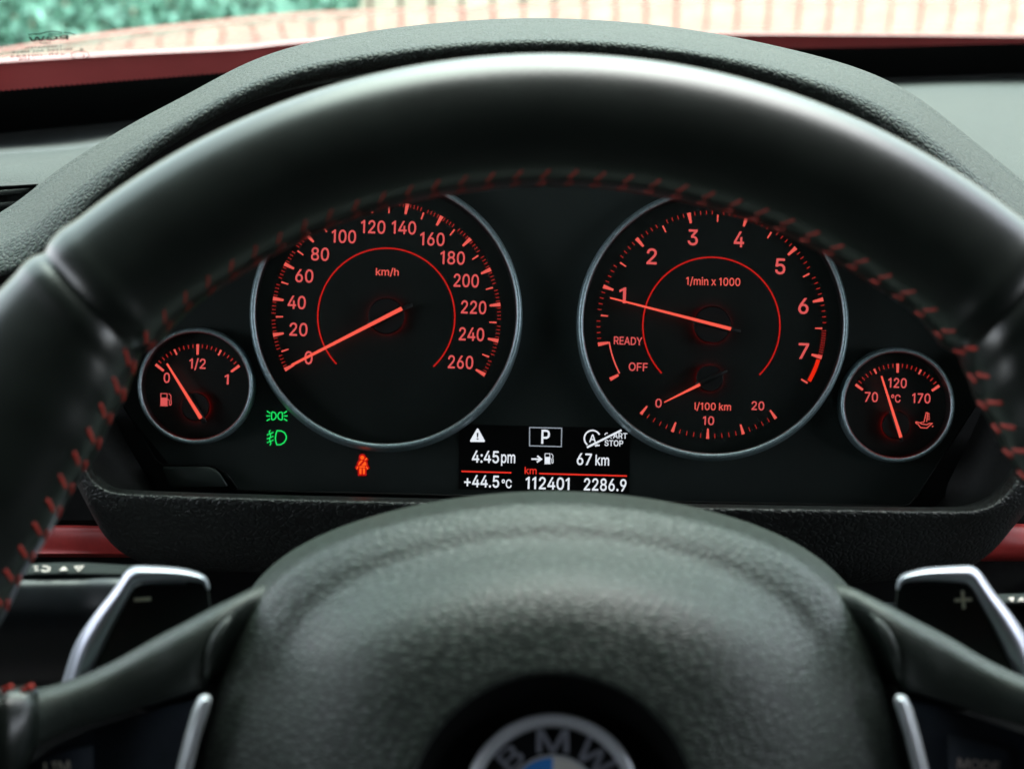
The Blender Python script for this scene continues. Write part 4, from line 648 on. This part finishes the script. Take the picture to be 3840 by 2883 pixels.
def bezel(part, cx, cy, ro, wd, dx=0, dy=0, d=52.55):
    prof = [(ro - wd - 6, DF + .02, -dx, -dy), (ro - wd - 2, d + .25), (ro - wd, d + .02), (ro - wd * .8, d - .10), (ro - wd * .35, d - .12), (ro - wd * .1, d - .02), (ro, d + .12), (ro + 1, DF + .05, -dx, -dy)]
    obj('bezel', lathe(cx, cy, prof[2:], 200), M['ring'], part)
    obj('inner_wall', lathe(cx, cy, prof[:3], 200), M['cap'], part)

def needle(part, tip, end, tail, w0, w1, wt, hub, hr, capscale=1):
    """lit blade from tip to end, black arm round it up to the tail, round cap below"""
    hx, hy = hub
    obj('needle_cap', join(lathe(hx, hy, [(hr, DF - .16), (hr, DF - .35), (hr - 5, DF - .42), (.05, DF - .42)], 72)), M['cap'], part, angle=40)
    # lamp under the cap, its light leaks out round the edge onto the dial
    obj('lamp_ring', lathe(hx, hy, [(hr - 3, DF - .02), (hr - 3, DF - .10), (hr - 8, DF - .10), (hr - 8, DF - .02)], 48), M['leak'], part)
    T, E, Q = Vector(tip), Vector(end), Vector(tail)
    u = (E - T).normalized(); n = Vector((-u.y, u.x))
    hv = Vector(hub); s0 = hv - u * hr * 1.08
    arm = [tuple(p) for p in (s0 + n * wt * .5, Q + n * wt * .42, Q + u * 4, Q - n * wt * .42, s0 - n * wt * .5)]
    obj('needle_arm', plate(arm, DF - .52, .14, 3), M['cap'], part)
    bl = [tuple(p) for p in (T + n * w0 * .5, E + n * w1 * .5, E - n * w1 * .5, T - n * w0 * .5)]
    obj('needle', plate(bl, DF - .60, .06), M['needle'], part, smooth=False)

def pic(pts, z): return [z(*p) for p in pts]

# ---- speedometer
cx, cy = 1448.5, 1187.0
sp = obj('speedometer', disc(cx, cy - 6, 494, DF, 160), M['dial'], clu, smooth=False)
bezel(sp, 1447, 1174, 511, 22, -1, -9)
A0, A1 = 207.6, -30.6
maj, mid_, mi = [], [], []
for k in range(0, 131):
    v = k * 2; a = A0 + (A1 - A0) * v / 260
    if v % 20 == 0: maj.append(tick(cx, cy, a, 390, 430, 7.5, 15, DT))
    elif v % 10 == 0: mid_.append(tick(cx, cy, a, 387, 414, 4.5, 6.5, DT))
    else: mi.append(tick(cx, cy, a, 415, 430, 2.6, 3.4, DT))
obj('tick_marks', join(*(maj + mid_)), M['numhot'], sp, smooth=False)
obj('minor_tick_marks', join(*mi), M['minor'], sp, smooth=False)
obj('scale_arc', ribbon(arc_pts(cx, cy + 1, 257, 223.5, -46.5, 110), 5.6, DT), M['arc'], sp, smooth=False)
nums = {'0': (387, 1043), '20': (330, 883), '40': (320, 730), '60': (363, 580), '80': (452, 457), '100': (587, 357), '120': (753, 303), '140': (927, 307), '160': (1088, 372), '180': (1203, 478), '200': (1280, 607), '220': (1322, 758), '240': (1310, 910), '260': (1248, 1068)}
ts = []
for s, p in nums.items():
    x, y = z1(*p); wd = {1: 46, 2: 102, 3: 143}[len(s)] * K1
    if s[0] == '1': wd *= .965
    ts.append(text(s, x, y + 24, 48, wd, DT, .016, 2.2))
obj('numerals', join(*ts), M['num'], sp, smooth=False)
x, y = z1(834, 560); obj('unit_lettering', text('km/h', x, y + 12, 27, 86, DT, .014, 1.0), M['numhot'], sp, smooth=False)
needle(sp, z1(292, 1086), z1(917, 765), z1(970, 742), 9, 15, 25, z1(829, 808), 69)

# ---- tachometer with consumption scale
cx, cy = 2667.6, 1221.0
ta = obj('tachometer', disc(cx + 2, cy - 6, 494, DF, 160), M['dial'], clu, smooth=False)
bezel(ta, 2674.5, 1213, 509, 22, 4, -6)
maj, mid_, mi = [], [], []
ang = lambda v: 189.4 - 29.36 * v
for k in range(0, 71):
    v = k / 10; a = ang(v)
    if k % 10 == 0: maj.append(tick(cx, cy, a, 391, 431, 8, 15, DT))
    elif k % 10 == 5: mid_.append(tick(cx, cy, a, 389, 416, 4.5, 6.5, DT))
    elif k < 65: mi.append(tick(cx, cy, a, 416, 431, 2.8, 3.6, DT))
for k in range(1, 12):
    mi.append(tick(cx, cy, ang(6.5 + k / 24), 414, 431, 2.6, 3.2, DT))
mid_.append(tick(cx, cy, -30.8, 392, 420, 6, 6.5, DT))
maj.append(tick(cx, cy, 207.9, 394, 430, 9, 14, DT))
maj.append(ribbon(arc_pts(cx, cy, 388, 189.0, 207.5, 16), 5, DT))
mc = []
for k in range(0, 21):
    a = 231.4 + (304.8 - 231.4) * k / 20
    if k % 5 == 0: maj.append(tick(cx, cy, a, 386, 424, 6, 12, DT))
    else: mc.append(tick(cx, cy, a, 405, 422, 2.6, 3.2, DT))
obj('tick_marks', join(*(maj + mid_)), M['numhot'], ta, smooth=False)
obj('minor_tick_marks', join(*mi), M['minor'], ta, smooth=False)
obj('consumption_tick_marks', join(*mc), M['minor'], ta, smooth=False)
obj('scale_arc', ribbon(arc_pts(cx, cy + 1, 257, 223.5, -45.5, 110), 5.6, DT), M['arc'], ta, smooth=False)
obj('red_zone', ribbon(arc_pts(cx, cy, 421, -17.6, -29.6, 16), 15, DT), M['redzone'], ta, smooth=False)
ts = []
for s, p in {'1': (353, 690), '2': (518, 470), '3': (751, 362), '4': (1012, 373), '5': (1246, 526), '6': (1377, 750), '7': (1378, 1005)}.items():
    x, y = z2(*p); ts.append(text(s, x, y + 29, 58, (38 if s == '1' else 58) * K1, DT, .012, 2.2))
for s, p, cap, wd in (('READY', (385, 948), 29, 161), ('OFF', (442, 1095), 30, 107), ('0', (557, 1300), 32, 36), ('10', (840, 1399), 32, 64), ('20', (1120, 1315), 32, 72)):
    x, y = z2(*p); ts.append(text(s, x, y + cap / 2, cap, wd * K1, DT, .010, 2.0))
obj('numerals', join(*ts), M['num'], ta, smooth=False)
for nm, s, p, cap, wd in (('unit_lettering', '1/min x 1000', (867, 612), 29, 307), ('consumption_lettering', 'l/100 km', (865, 1319), 27, 206)):
    x, y = z2(*p); obj(nm, text(s, x, y + cap / 2, cap, wd * K1, DT, .010, 1.4), M['numhot'], ta, smooth=False)
needle(ta, z2(284, 705), z2(968, 881), z2(1019, 894), 5.5, 13, 23, z2(862, 857), 71)
needle(ta, z2(590, 1296), z2(793, 1195), z2(944, 1117), 4, 11, 19, z2(848, 1160), 52)

# ---- small gauges
def small(name, label, z, ring, ro, tc_, ro_t, a0, a1, majl, k):
    cx, cy = z(*ring)
    g = obj(name, disc(cx, cy, ro - 10, DF, 96), M['dial'], clu, smooth=False)
    if label: g['label'] = label
    bezel(g, cx, cy, ro, 17, (cx - 1920) * .008, (cy - 1441) * .008)
    x, y = z(*tc_)
    mj, mn = [], []
    for i in range(21):
        a = a0 + (a1 - a0) * i / 20
        if i % 10 == 0: mj.append(tick(x, y, a, (ro_t - majl) * k, ro_t * k, 8.5, 10.5, DT))
        elif i % 5 == 0: mj.append(tick(x, y, a, (ro_t - majl * .58) * k, ro_t * k, 5.5, 7.5, DT))
        else: mn.append(tick(x, y, a, (ro_t - 36) * k, ro_t * k, 3.2, 4.2, DT))
    obj('tick_marks', join(*mj), M['numhot'], g, smooth=False)
    obj('minor_tick_marks', join(*mn), M['minor'], g, smooth=False)
    return g

def pump(x0, y0, x1, y1, d):
    """fuel pump symbol inside the given pixel box"""
    W, H = x1 - x0, y1 - y0
    q = lambda u, v: (x0 + u * W, y0 + v * H)
    fill = lambda pts: ([V(*q(*p), d) for p in pts], [tuple(range(len(pts)))])
    return join(fill([(0, 1), (0, .94), (.68, .94), (.68, 1)]), fill([(.04, .93), (.04, .36), (.64, .36), (.64, .93)]),
                ribbon([q(.075, .36), q(.075, .06), q(.60, .06), q(.60, .36)], W * .07, d),
                ribbon([q(.65, .5), q(.76, .52), q(.80, .6), q(.80, .88), q(.88, .93), q(.96, .86), q(.95, .6), q(.92, .45), q(.94, .28), q(.90, .18), q(.74, .06)], W * .065, d))

fu = small('fuel_gauge', None, z3, (722, 631), 218, (738, 738), 506, 141.8, 36.6, 100, .39128)
ts = []
for s, p, cap, wd in (('0', (447, 552), 37, 60), ('1/2', (742, 417), 37, 156), ('1', (1021, 567), 37, 40)):
    x, y = z3(*p); ts.append(text(s, x, y + cap / 2, cap, wd * .39128, DT, .012, 1.8))
obj('numerals', join(*ts), M['num'], fu, smooth=False)
a_, b_ = z3(383, 697), z3(496, 825)
obj('pump_symbol', pump(*a_, *b_, DT), M['num'], fu, smooth=False)
needle(fu, z3(450, 418), z3(776, 942), z3(812, 985), 7, 14, 24, z3(722, 832), 54)

ol = small('oil_temperature_gauge', None, z4, (749, 637), 215, (745, 728), 459, 143.5, 35.0, 80, .42133)
ts = []
for s, p, cap, wd in (('70', (515, 565), 36, 118), ('120', (748, 440), 36, 164), ('170', (960, 576), 36, 162), ('°C', (733, 578), 29, 84)):
    x, y = z4(*p); ts.append(text(s, x, y + cap / 2, cap, wd * .42133, DT, .012, 2.0))
obj('numerals', join(*ts), M['num'], ol, smooth=False)
oc = [ribbon(pic([(925, 800), (955, 838), (1010, 842), (1058, 800), (1032, 800), (1010, 812), (965, 806), (950, 796), (915, 786), (912, 796), (925, 806)], z4), 3.4, DT),
      ribbon(pic([(985, 788), (1005, 704), (1018, 706), (1008, 786)], z4), 3.0, DT), ribbon(pic([(955, 792), (985, 790)], z4), 3, DT)]
for i in range(4): oc.append(ribbon(pic([(1012, 716 + i * 16), (1036, 714 + i * 17)], z4), 3, DT))
oc.append(ribbon(pic([(1056, 826), (1068, 828)], z4), 4, DT))
obj('oil_can_symbol', join(*oc), M['numhot'], ol, smooth=False)
needle(ol, z4(607, 380), z4(780, 925), z4(790, 955), 6.5, 12, 20, z4(735, 815), 54)

# ---- tell-tales
DP = DF + .03
s = []
for sg in (1, -1):
    mx = lambda x: x if sg == 1 else 1022 - x
    s.append(ribbon(pic([(mx(q), r + (0 if sg == 1 else 2)) for q, r in [(437, 360), (450, 348), (480, 356), (498, 385), (500, 412), (485, 442), (455, 458), (440, 452), (434, 410)]], z6), 4.2, DP, True))
    for a, b in (((372, 334), (418, 366)), ((362, 402), (416, 402)), ((368, 470), (416, 440))):
        s.append(ribbon(pic([(mx(a[0]), a[1] + 1), (mx(b[0]), b[1] + 1)], z6), 4.4, DP))
obj('side_light_symbol', join(*s), M['green'], clu, smooth=False)
s = [ribbon(pic([(512, 606), (500, 640), (489, 700), (492, 750), (510, 800), (560, 800), (610, 770), (640, 720), (640, 680), (615, 635), (570, 610)], z6), 4.6, DP, True)]
s.append(ribbon(pic([(422, 598), (404, 620), (410, 645), (424, 668), (420, 700), (406, 722), (418, 750), (428, 780), (414, 810)], z6), 3.8, DP))
for y in (650, 704, 756): s.append(ribbon(pic([(370, y + 18), (464, y - 22)], z6), 4, DP - .005))
obj('fog_light_symbol', join(*s), M['green'], clu, smooth=False)
def belt(d, g):
    fill = lambda pts: ([V(*z6(*p), d) for p in pts], [tuple(range(len(pts)))])
    hx, hy = z6(1690, 978)
    o = [disc(hx, hy, 7.4 + g, d, 24)]
    P = [(1646, 1062), (1654, 1040), (1672, 1020), (1700, 1014), (1722, 1016)]
    def grow(p):
        if not g: return pic(p, z6)
        return inset(pic(p, z6), -g)
    for p in ([(1636, 1092), (1638, 1056), (1652, 1034), (1676, 1018), (1702, 1016)], [(1728, 1030), (1744, 1056), (1746, 1086), (1676, 1088)],
              [(1650, 1098), (1730, 1096), (1728, 1116), (1652, 1118)], [(1650, 1126), (1680, 1126), (1678, 1206), (1652, 1206)], [(1698, 1126), (1728, 1126), (1726, 1206), (1700, 1206)]):
        q = grow(p); o.append(([V(x, y, d) for x, y in q], [tuple(range(len(q)))]))
    for a, b in (((1756, 984), (1724, 1018)), ((1632, 1100), (1612, 1138)), ((1744, 1100), (1768, 1140))):
        o.append(ribbon(pic([a, b], z6), 4.6 + 2 * g, d))
    return join(*o)
sb = obj('seat_belt_symbol', belt(DP - .02, 0), M['amber'], clu, smooth=False)
obj('painted_glow', belt(DP, 6.5), M['belt_glow'], sb, smooth=False)  # wider red copy behind the symbol, painted in as its glow

# ---- display
DS = DF + .02; DL = DS - .03
disp = obj('display_screen', plate(pic([(128, 92), (2040, 134), (2030, 862), (118, 818)], z5), DS, .04), M['lcdblack'], clu, smooth=False)
def t5(s, x0, x1, base, cap, bold=.02, roll=1.5):
    a, b = z5((x0 + x1) / 2, base); return text(s, a, b, cap * .33454, (x1 - x0) * .33454, DL, bold, roll)
L5 = [t5('4:45', 268, 570, 520, 132), t5('pm', 595, 752, 522, 124, .012), t5('67', 1443, 1610, 545, 128), t5('km', 1652, 1805, 550, 116, .012),
      t5('+44.5', 180, 572, 794, 132), t5('°C', 600, 713, 803, 95, .012), t5('112401', 870, 1360, 818, 134), t5('2286.9', 1522, 1998, 834, 134),
      t5('P', 1045, 1140, 307, 155, .03)]
obj('readout', join(*L5), M['lcd'], disp, smooth=False)
def fill5(pts, d=DL): return [V(*z5(*p), d) for p in pts], [tuple(range(len(pts)))]
tri = fill5([(325, 140), (338, 138), (414, 276), (408, 290), (252, 288), (246, 276)])
obj('warning_triangle', tri, M['lcd'], disp, smooth=False)
obj('exclamation_mark', join(fill5([(321, 188), (342, 188), (338, 238), (325, 238)], DL - .02), fill5([(322, 248), (341, 248), (341, 264), (322, 264)], DL - .02)), M['lcdblack'], disp, smooth=False)
obj('gear_frame', ribbon(pic([(915, 127), (1275, 135), (1270, 342), (914, 332)], z5), 3.6, DL, True), M['lcdgrey'], disp, smooth=False)
ss = [ribbon(arc_pts(*z5(1618, 250), 30, 28, 232, 40), 5.6, DL), ribbon(arc_pts(*z5(1618, 250), 30, -70, -48, 8), 5.6, DL), t5('A', 1582, 1658, 290, 86, .012), t5('ART', 1848, 2008, 250, 62, .006), t5('STOP', 1755, 1962, 334, 64, .006),
      ribbon(pic([(1558, 350), (1945, 158)], z5), 7.4, DL - .01), ribbon(pic([(1758, 212), (1766, 194), (1790, 190)], z5), 3.4, DL), ribbon(pic([(1822, 246), (1834, 246)], z5), 3.4, DL),
      ribbon(pic([(1655, 330), (1700, 326)], z5), 5, DL)]
obj('start_stop_symbol', join(*ss), M['lcd'], disp, smooth=False)
obj('arrow_symbol', join(ribbon(pic([(935, 480), (1044, 482)], z5), 6, DL), ribbon(pic([(1000, 444), (1046, 482), (996, 516)], z5), 6, DL - .01)), M['lcd'], disp, smooth=False)
obj('pump_symbol', pump(*z5(1080, 412), *z5(1183, 537), DL), M['lcd'], disp, smooth=False)
obj('red_rule', join(ribbon(pic([(150, 618), (710, 634)], z5), 5.4, DL), ribbon(pic([(1022, 643), (2005, 670)], z5), 5.4, DL), t5('km', 858, 993, 648, 78, .012)), M['lcdred'], disp, smooth=False)

# ================================================================== STALKS
def lay(vf, y0, y1, d0, d1):
    """lay flat marks onto a face that slopes from depth d0 at y0 to d1 at y1"""
    out = []
    for p in vf[0]:
        px = p.x / p.y * F + CX; py = CY - p.z / p.y * F
        out.append(V(px, py, d0 + (d1 - d0) * (py - y0) / (y1 - y0) - .26))
    return out, vf[1]
def stalk(name, label, pts, icons, rad):
    o = thing(name, pts[-1], label, 'stalk', 'control stalks behind the steering wheel')
    if len(icons) > 2: obj('stalk_body', icons[2], M['gloss'], o)
    path = curve(pts, 30)
    vv, ff = tube(path, lambda t: rad * (.02 if t <= 0 else min(1, .62 + 3 * t)) if t < .13 else rad * (1 + .04 * t), 28)
    if len(icons) < 3: obj('stalk_body', (vv, ff), M['gloss'], o)
    obj('top_face', icons[0], M['stalktop'], o)
    obj('symbols', icons[1], M['greyprint'], o, smooth=False)
    return o
top = loft([pl([(30, 2170, 43.2), (130, 2166, 43.1), (300, 2162, 43), (500, 2162, 43)]), pl([(40, 2158, 43.0), (130, 2150, 42.9), (300, 2147, 42.9), (500, 2150, 42.9)]),
            pl([(70, 2122, 43.6), (150, 2114, 43.6), (300, 2112, 43.6), (500, 2122, 43.6)]), pl([(80, 2120, 46), (150, 2112, 46), (300, 2110, 46), (500, 2120, 46)])], 30, 5)
ic = join(ribbon([(126, 2124), (142, 2124)], 4, 42.7), ribbon([(130, 2136), (144, 2136)], 4, 42.7), ribbon([(160, 2122), (172, 2122), (186, 2128), (184, 2138), (168, 2141), (154, 2136)], 4, 42.7),
          ([V(222, 2138, 42.7), V(240, 2122, 42.7), V(254, 2136, 42.7)], [(0, 1, 2)]), ribbon([(282, 2124), (312, 2122), (294, 2138)], 4, 42.7, True))
xs = (-140, 30, 130, 300, 520, 700)
front = loft([pl([(x, y + dy, d + (x > 600) * 3) for x, dy in zip(xs, (14, 6, 2, 0, 0, 10))]) for y, d in ((2162, 43.15), (2172, 42.85), (2210, 42.6), (2300, 42.5), (2400, 42.9), (2500, 43.9), (2560, 45.5), (2570, 48))], 40, 5)
ic = lay(ic, 2150, 2112, 42.9, 43.6)
stalk('control_stalk', 'fat black stalk with arrow symbols left of the minus paddle', [V(-120, 2345, 45), V(150, 2340, 45), V(400, 2340, 46), V(700, 2360, 48), V(1100, 2380, 52)], (top, ic, front), .0155)
top = loft([pl([(4300, 2262, 43.2), (3840, 2268, 43.2), (3700, 2272, 43)]), pl([(4300, 2250, 43), (3840, 2256, 43), (3700, 2260, 43)]), pl([(4300, 2222, 43.6), (3840, 2228, 43.6), (3700, 2230, 43.6)]), pl([(4300, 2218, 46), (3840, 2224, 46), (3700, 2228, 46)])], 20, 5)
ic = join(ribbon([(3786, 2242), (3800, 2240), (3796, 2252)], 4, 42.7, True), ribbon([(3820, 2254), (3832, 2240), (3838, 2254)], 4, 42.7), ribbon([(3860, 2240), (3890, 2240)], 4, 42.7))
ic = lay(ic, 2256, 2228, 43.0, 43.6)
stalk('control_stalk', 'slim black stalk with white symbols right of the plus paddle', [V(4300, 2400, 45), V(4100, 2404, 45), V(3800, 2410, 46), V(3500, 2420, 48), V(3000, 2420, 52)], (top, ic), .0145)

# ================================================================== STEERING WHEEL
TILT = R(8)
WC = V(2070, 2990, 36)
eu = Vector((0, math.sin(TILT), math.cos(TILT))); en = Vector((0, -math.cos(TILT), math.sin(TILT))); ex = Vector((1, 0, 0))
wheel = thing('steering_wheel', WC.copy(), 'black leather steering wheel with red stitching and round badge in the foreground', 'steering wheel')
RIN = [(0, 16.0), (20, 15.98), (36, 15.85), (44, 15.65), (49, 15.1), (54, 14.8), (62, 14.65), (70, 14.8), (80, 15.2), (95, 15.7), (120, 15.9), (180, 16.0)]
def rin(t):
    t = abs(((t + 180) % 360) - 180)
    for (a, b), (c_, d_) in zip(RIN, RIN[1:]):
        if t <= c_:
            u = (t - a) / (c_ - a); u = u * u * (3 - 2 * u); return b + (d_ - b) * u
    return RIN[-1][1]
def rim_pt(th, ph, grow=0):
    """th: degrees from the top, clockwise; ph: degrees round the section, 0 = inner edge, 90 = towards the driver"""
    ri = rin(th); ro = 19.52; c0 = (ri + ro) / 2; hw = (ro - ri) / 2; hd = 1.62
    t = abs(((th + 180) % 360) - 180)
    f = 1 + .03 * math.exp(-((t - 41.6) / 1.0) ** 2) - .055 * math.exp(-((t - 43.6) / .55) ** 2) + .022 * math.exp(-((t - 45.2) / .8) ** 2)
    c, s_ = math.cos(R(ph)), math.sin(R(ph))
    e = .92
    cc = math.copysign(abs(c) ** e, c); sn = math.copysign(abs(s_) ** e, s_)
    r = c0 - (hw * f + grow) * cc; z = (hd * f + grow) * sn
    rad = ex * math.sin(R(th)) + eu * math.cos(R(th))
    return WC + rad * (r * .01) + en * (z * .01)
ths = []
t = -180.0
while t < 180: ths.append(t); t += .3 if 38 < abs(t) < 48 else 1.0
rim = obj('rim', grid([[rim_pt(t, k * 9) for k in range(40)] for t in ths + [180.0]], True), M['rim'], wheel)
st = []
t = -84.0
while t < 84:
    st.append(capsule(rim_pt(t, 13, -.01), rim_pt(t + .7, 25, -.01), .0004 if abs(t) < 42 else .0006, 8))
    st.append(capsule(rim_pt(t - .35, -1, -.01), rim_pt(t + .4, 4, -.01), .0004 if abs(t) < 42 else .0006, 8))
    t += 2.6
obj('stitching', join(*st), M['thread'], rim)

# airbag cover
PC = (2070, 3030)
half = [(0, 1855), (-370, 1884), (-670, 1950), (-851, 2015), (-1027, 2110), (-1100, 2190), (-1190, 2330), (-1258, 2517), (-1318, 2713), (-1352, 2883), (-1370, 3100), (-1310, 3500), (-1070, 3800), (-570, 3950)]
outl = [(PC[0] + x, y) for x, y in half] + [(PC[0], 4000)] + [(PC[0] - x * (1.0 if y > 2200 else .985), y) for x, y in half[:0:-1]]
oc_ = curve([Vector((x, y, 0)) for x, y in outl], 200, True)
for _ in range(14):
    oc_ = [oc_[i] * .5 + (oc_[i - 1] + oc_[(i + 1) % 200]) * .25 for i in range(200)]
EC = (2073, 3069); ER = 545
prof = [(0, 43.5, 1.015), (0.0, 40.6, 1.005), (.02, 38.9, .995), (.06, 38.35, 1), (.12, 37.9, 1), (.17, 37.6, 1), (.21, 37.42, 1), (.25, 37.2, 1), (.30, 36.78, 1), (.35, 36.3, 1), (.42, 35.65, 1), (.5, 35.1, 1), (.6, 34.7, 1), (.72, 34.42, 1), (.86, 34.25, 1), (.97, 34.15, 1), (1.0, 34.2, 1), (1.01, 34.6, 1)]
side = [41, 39.2, 38.1, 37.5, 37.1, 36.8, 36.6, 36.4, 36.15, 35.9, 35.55, 35.2, 34.85, 34.55, 34.25, 34.1, 34.15, 34.6]
rows = []
for (t, d, sc), d2 in zip(prof, side):
    row = []
    for p in oc_:
        k = min(max((p.y - 1960) / 900, 0), 1); k = k * k * (3 - 2 * k)
        v = Vector((p.x - EC[0], p.y - EC[1], 0)); a = v.normalized()
        q = Vector((EC[0], EC[1], 0)) + a * ER
        x = p.x + (q.x - p.x) * t; y = p.y + (q.y - p.y) * t
        x = PC[0] + (x - PC[0]) * sc; y = PC[1] + (y - PC[1]) * sc
        row.append(V(x, y, d + (d2 - d) * k))
    rows.append(row)
pad = obj('airbag_cover', loft(rows, nv=4, closed=True, resample=False), M['pad'], wheel)
bd = lambda d: d
obj('badge_recess', lathe(*EC, [(ER + 2, 34.3), (ER - 20, 34.5), (ER - 90, 35.1), (390, 35.3, 0, -40), (340, 35.3, 0, -60), (.1, 35.3, 0, -60)], 120), M['void'], wheel)
# badge
BC = (2073, 3010)
bdg = obj('badge', lathe(*BC, [(337, 35.2), (337, 34.75), (330, 34.55), (316, 34.45), (300, 34.5), (290, 34.62), (284, 34.75), (284, 35)], 120), M['chrome'], wheel)
obj('badge_band', lathe(*BC, [(286, 34.8), (170, 34.72)], 96), M['gloss'], bdg)
obj('badge_inner_ring', lathe(*BC, [(182, 34.75), (181, 34.62), (172, 34.6), (170, 34.75)], 96), M['chrome'], bdg)
for q in range(4):
    mt = M['white'] if q % 2 == 0 else M['blue']
    pts = [BC] + arc_pts(*BC, 171, q * 90, q * 90 + 90, 24)
    obj('badge_quarter', ([V(x, y, 34.68) for x, y in pts], [tuple(range(len(pts)))]), mt, bdg, smooth=False)
for ch, an, wd in (('B', 133, 84), ('M', 90, 122), ('W', 47, 150)):
    v, f = glyphs(ch, .02)
    x0, x1 = min(p[0] for p in v), max(p[0] for p in v)
    out = []
    for x, y in v:
        u = ((x - x0) / (x1 - x0) - .5) * wd; r = 190 + y / CAPH * 86
        a = R(an); ux, uy = math.sin(a), math.cos(a)
        out.append(V(BC[0] + math.cos(a) * r + ux * u, BC[1] - math.sin(a) * r + uy * u, 34.66))
    obj('badge_letter', (out, f), M['letter'], bdg, smooth=False)

# spokes
def spoke(mir):
    m = lambda x: x if not mir else 4140 - x + (5 if x > 500 else 0)
    tp = [(1130, 2215), (1000, 2190), (848, 2252), (700, 2328), (587, 2387), (440, 2470), (326, 2524), (200, 2566), (60, 2590), (-200, 2600)]
    bt = [(930, 2545), (800, 2572), (740, 2588), (650, 2615), (560, 2645), (430, 2685), (320, 2715), (190, 2765), (40, 2840), (-200, 2900)]
    dep = [38.8, 38.3, 37.6, 37.4, 37.4, 37.3, 37.1, 36.8, 36.4, 36]
    rows = []
    for t, dd, ext in ((0.0, 2.6, 14), (-.01, 1.2, 2), (.05, .55, 0), (.22, .12, 0), (.5, -.05, 0), (.8, .0, 0), (.95, .12, 0), (1.0, .4, 0), (1.0, 1.9, -8)):
        rows.append([V(m(a[0] + (b[0] - a[0]) * t), a[1] + (b[1] - a[1]) * t + ext, d + dd) for a, b, d in zip(tp, bt, dep)])
    sp_ = obj('spoke', loft(rows, 60, 5), M['spoke'], wheel)
    pth = curve([V(m(x), y, d) for x, y, d in ((880, 2300, 37.85), (850, 2335, 37.55), (822, 2380, 37.4), (800, 2430, 37.38), (782, 2500, 37.5), (772, 2550, 37.75))], 30)
    obj('raised_edge', tube(pth, lambda t: .0016 * math.sin(math.pi * min(max(t, .03), .97)) ** .6, 16), M['spoke'], sp_)
    # leather wrap where the rim meets the spoke, with red stitches
    rows = []
    for t, dd in ((0, 1.9), (-.03, .6), (.12, -.1), (.5, -.35), (.88, -.1), (1.03, .6), (1, 1.9)):
        rows.append([V(m(x), y0 + (y1 - y0) * t, d + dd) for x, y0, y1, d in ((150, 2600, 2770, 37.0), (140, 2588, 2790, 36.8), (110, 2580, 2860, 36.5), (60, 2584, 2960, 36.2), (0, 2590, 3000, 36), (-160, 2590, 3050, 36))])
    wr = obj('rim_wrap', loft(rows, 24, 5), M['rim'], sp_)
    obj('stitching', join(*[capsule(V(m(x0), y0, 35.95), V(m(x1), y1, 35.75), .0008, 8) for x0, y0, x1, y1 in ((14, 2590, 40, 2576), (88, 2590, 118, 2574), (-60, 2594, -30, 2580))]), M['thread'], sp_)
    # switch panel
    pts = [(m(x), y) for x, y in ((770, 2612), (640, 2640), (480, 2690), (330, 2740), (200, 2800), (90, 2880), (60, 3150), (690, 3150))]
    sw = obj('switch_panel', plate(pts, 38.0, .6, 8), M['button'], wheel)
    tr = [(m(x), y) for x, y in ((745, 2612), (760, 2603), (782, 2603), (794, 2618), (790, 2640), (752, 2760), (722, 2883), (690, 3100), (620, 3100), (655, 2910), (692, 2760), (722, 2660))]
    obj('silver_trim', plate(tr, 36.4, 1.6, 20), M['silver'], wheel, angle=50)
    bt_ = [(m(x), y) for x, y in ((352, 2800), (590, 2760), (575, 2880), (560, 3060), (330, 3060))]
    obj('switch_button', plate([(m(x), y) for x, y in ((170, 2830), (350, 2792), (345, 2930), (150, 2930))] if not mir else [(3552, 2752), (3790, 2806), (3800, 2950), (3560, 2950)], 37.75, .3, 6), M['button'], sw)
    if mir: obj('lettering', text('MODE', 3668, 2886, 38, 158, 37.7, .012, 6), M['greyprint'], sw, smooth=False)
    else: obj('lettering', text('LIM', 216, 2894, 40, 96, 37.7, .012, -5), M['print'], sw, smooth=False)
    return sp_
spoke(False); spoke(True)

# gear paddles
def paddle(mir):
    m = lambda x: x if not mir else 4146 - x
    face = [(300, 2640), (340, 2532), (425, 2346), (490, 2222), (510, 2198), (540, 2188), (660, 2186), (765, 2192), (783, 2205), (790, 2260), (800, 2700)]
    p = obj('paddle', plate([(m(x), y) for x, y in face], 40.35, .45, 6), M['gloss'], wheel, angle=40)
    out = [(200, 2660), (229, 2569), (276, 2425), (340, 2319), (415, 2223), (470, 2145), (495, 2126), (525, 2120), (664, 2128), (745, 2146), (774, 2164), (785, 2190), (786, 2208)]
    inn = [(310, 2660), (338, 2550), (388, 2430), (432, 2338), (475, 2255), (500, 2208), (515, 2196), (535, 2186), (660, 2178), (735, 2182), (758, 2188), (768, 2198), (772, 2210)]
    rows = []
    for t, d in ((0, 41.0), (0, 40.6), (.12, 40.28), (.4, 40.1), (.75, 40.12), (.95, 40.25), (1, 40.5)):
        rows.append([V(m(a[0] + (b[0] - a[0]) * t), a[1] + (b[1] - a[1]) * t, d) for a, b in zip(out, inn)])
    obj('silver_edge', loft(rows, 70, 4), M['edge'], p)
    x, y = m(534), 2246
    if not mir: s_ = ribbon([(x - 32, y + 2), (x + 32, y - 2)], 14, 40.3)
    else: s_ = join(ribbon([(x - 33, y + 4), (x + 33, y)], 12, 40.3), ribbon([(x - 3, y - 33), (x + 3, y + 35)], 12, 40.29))
    obj('shift_mark', s_, M['print'], p, smooth=False)
paddle(False); paddle(True)
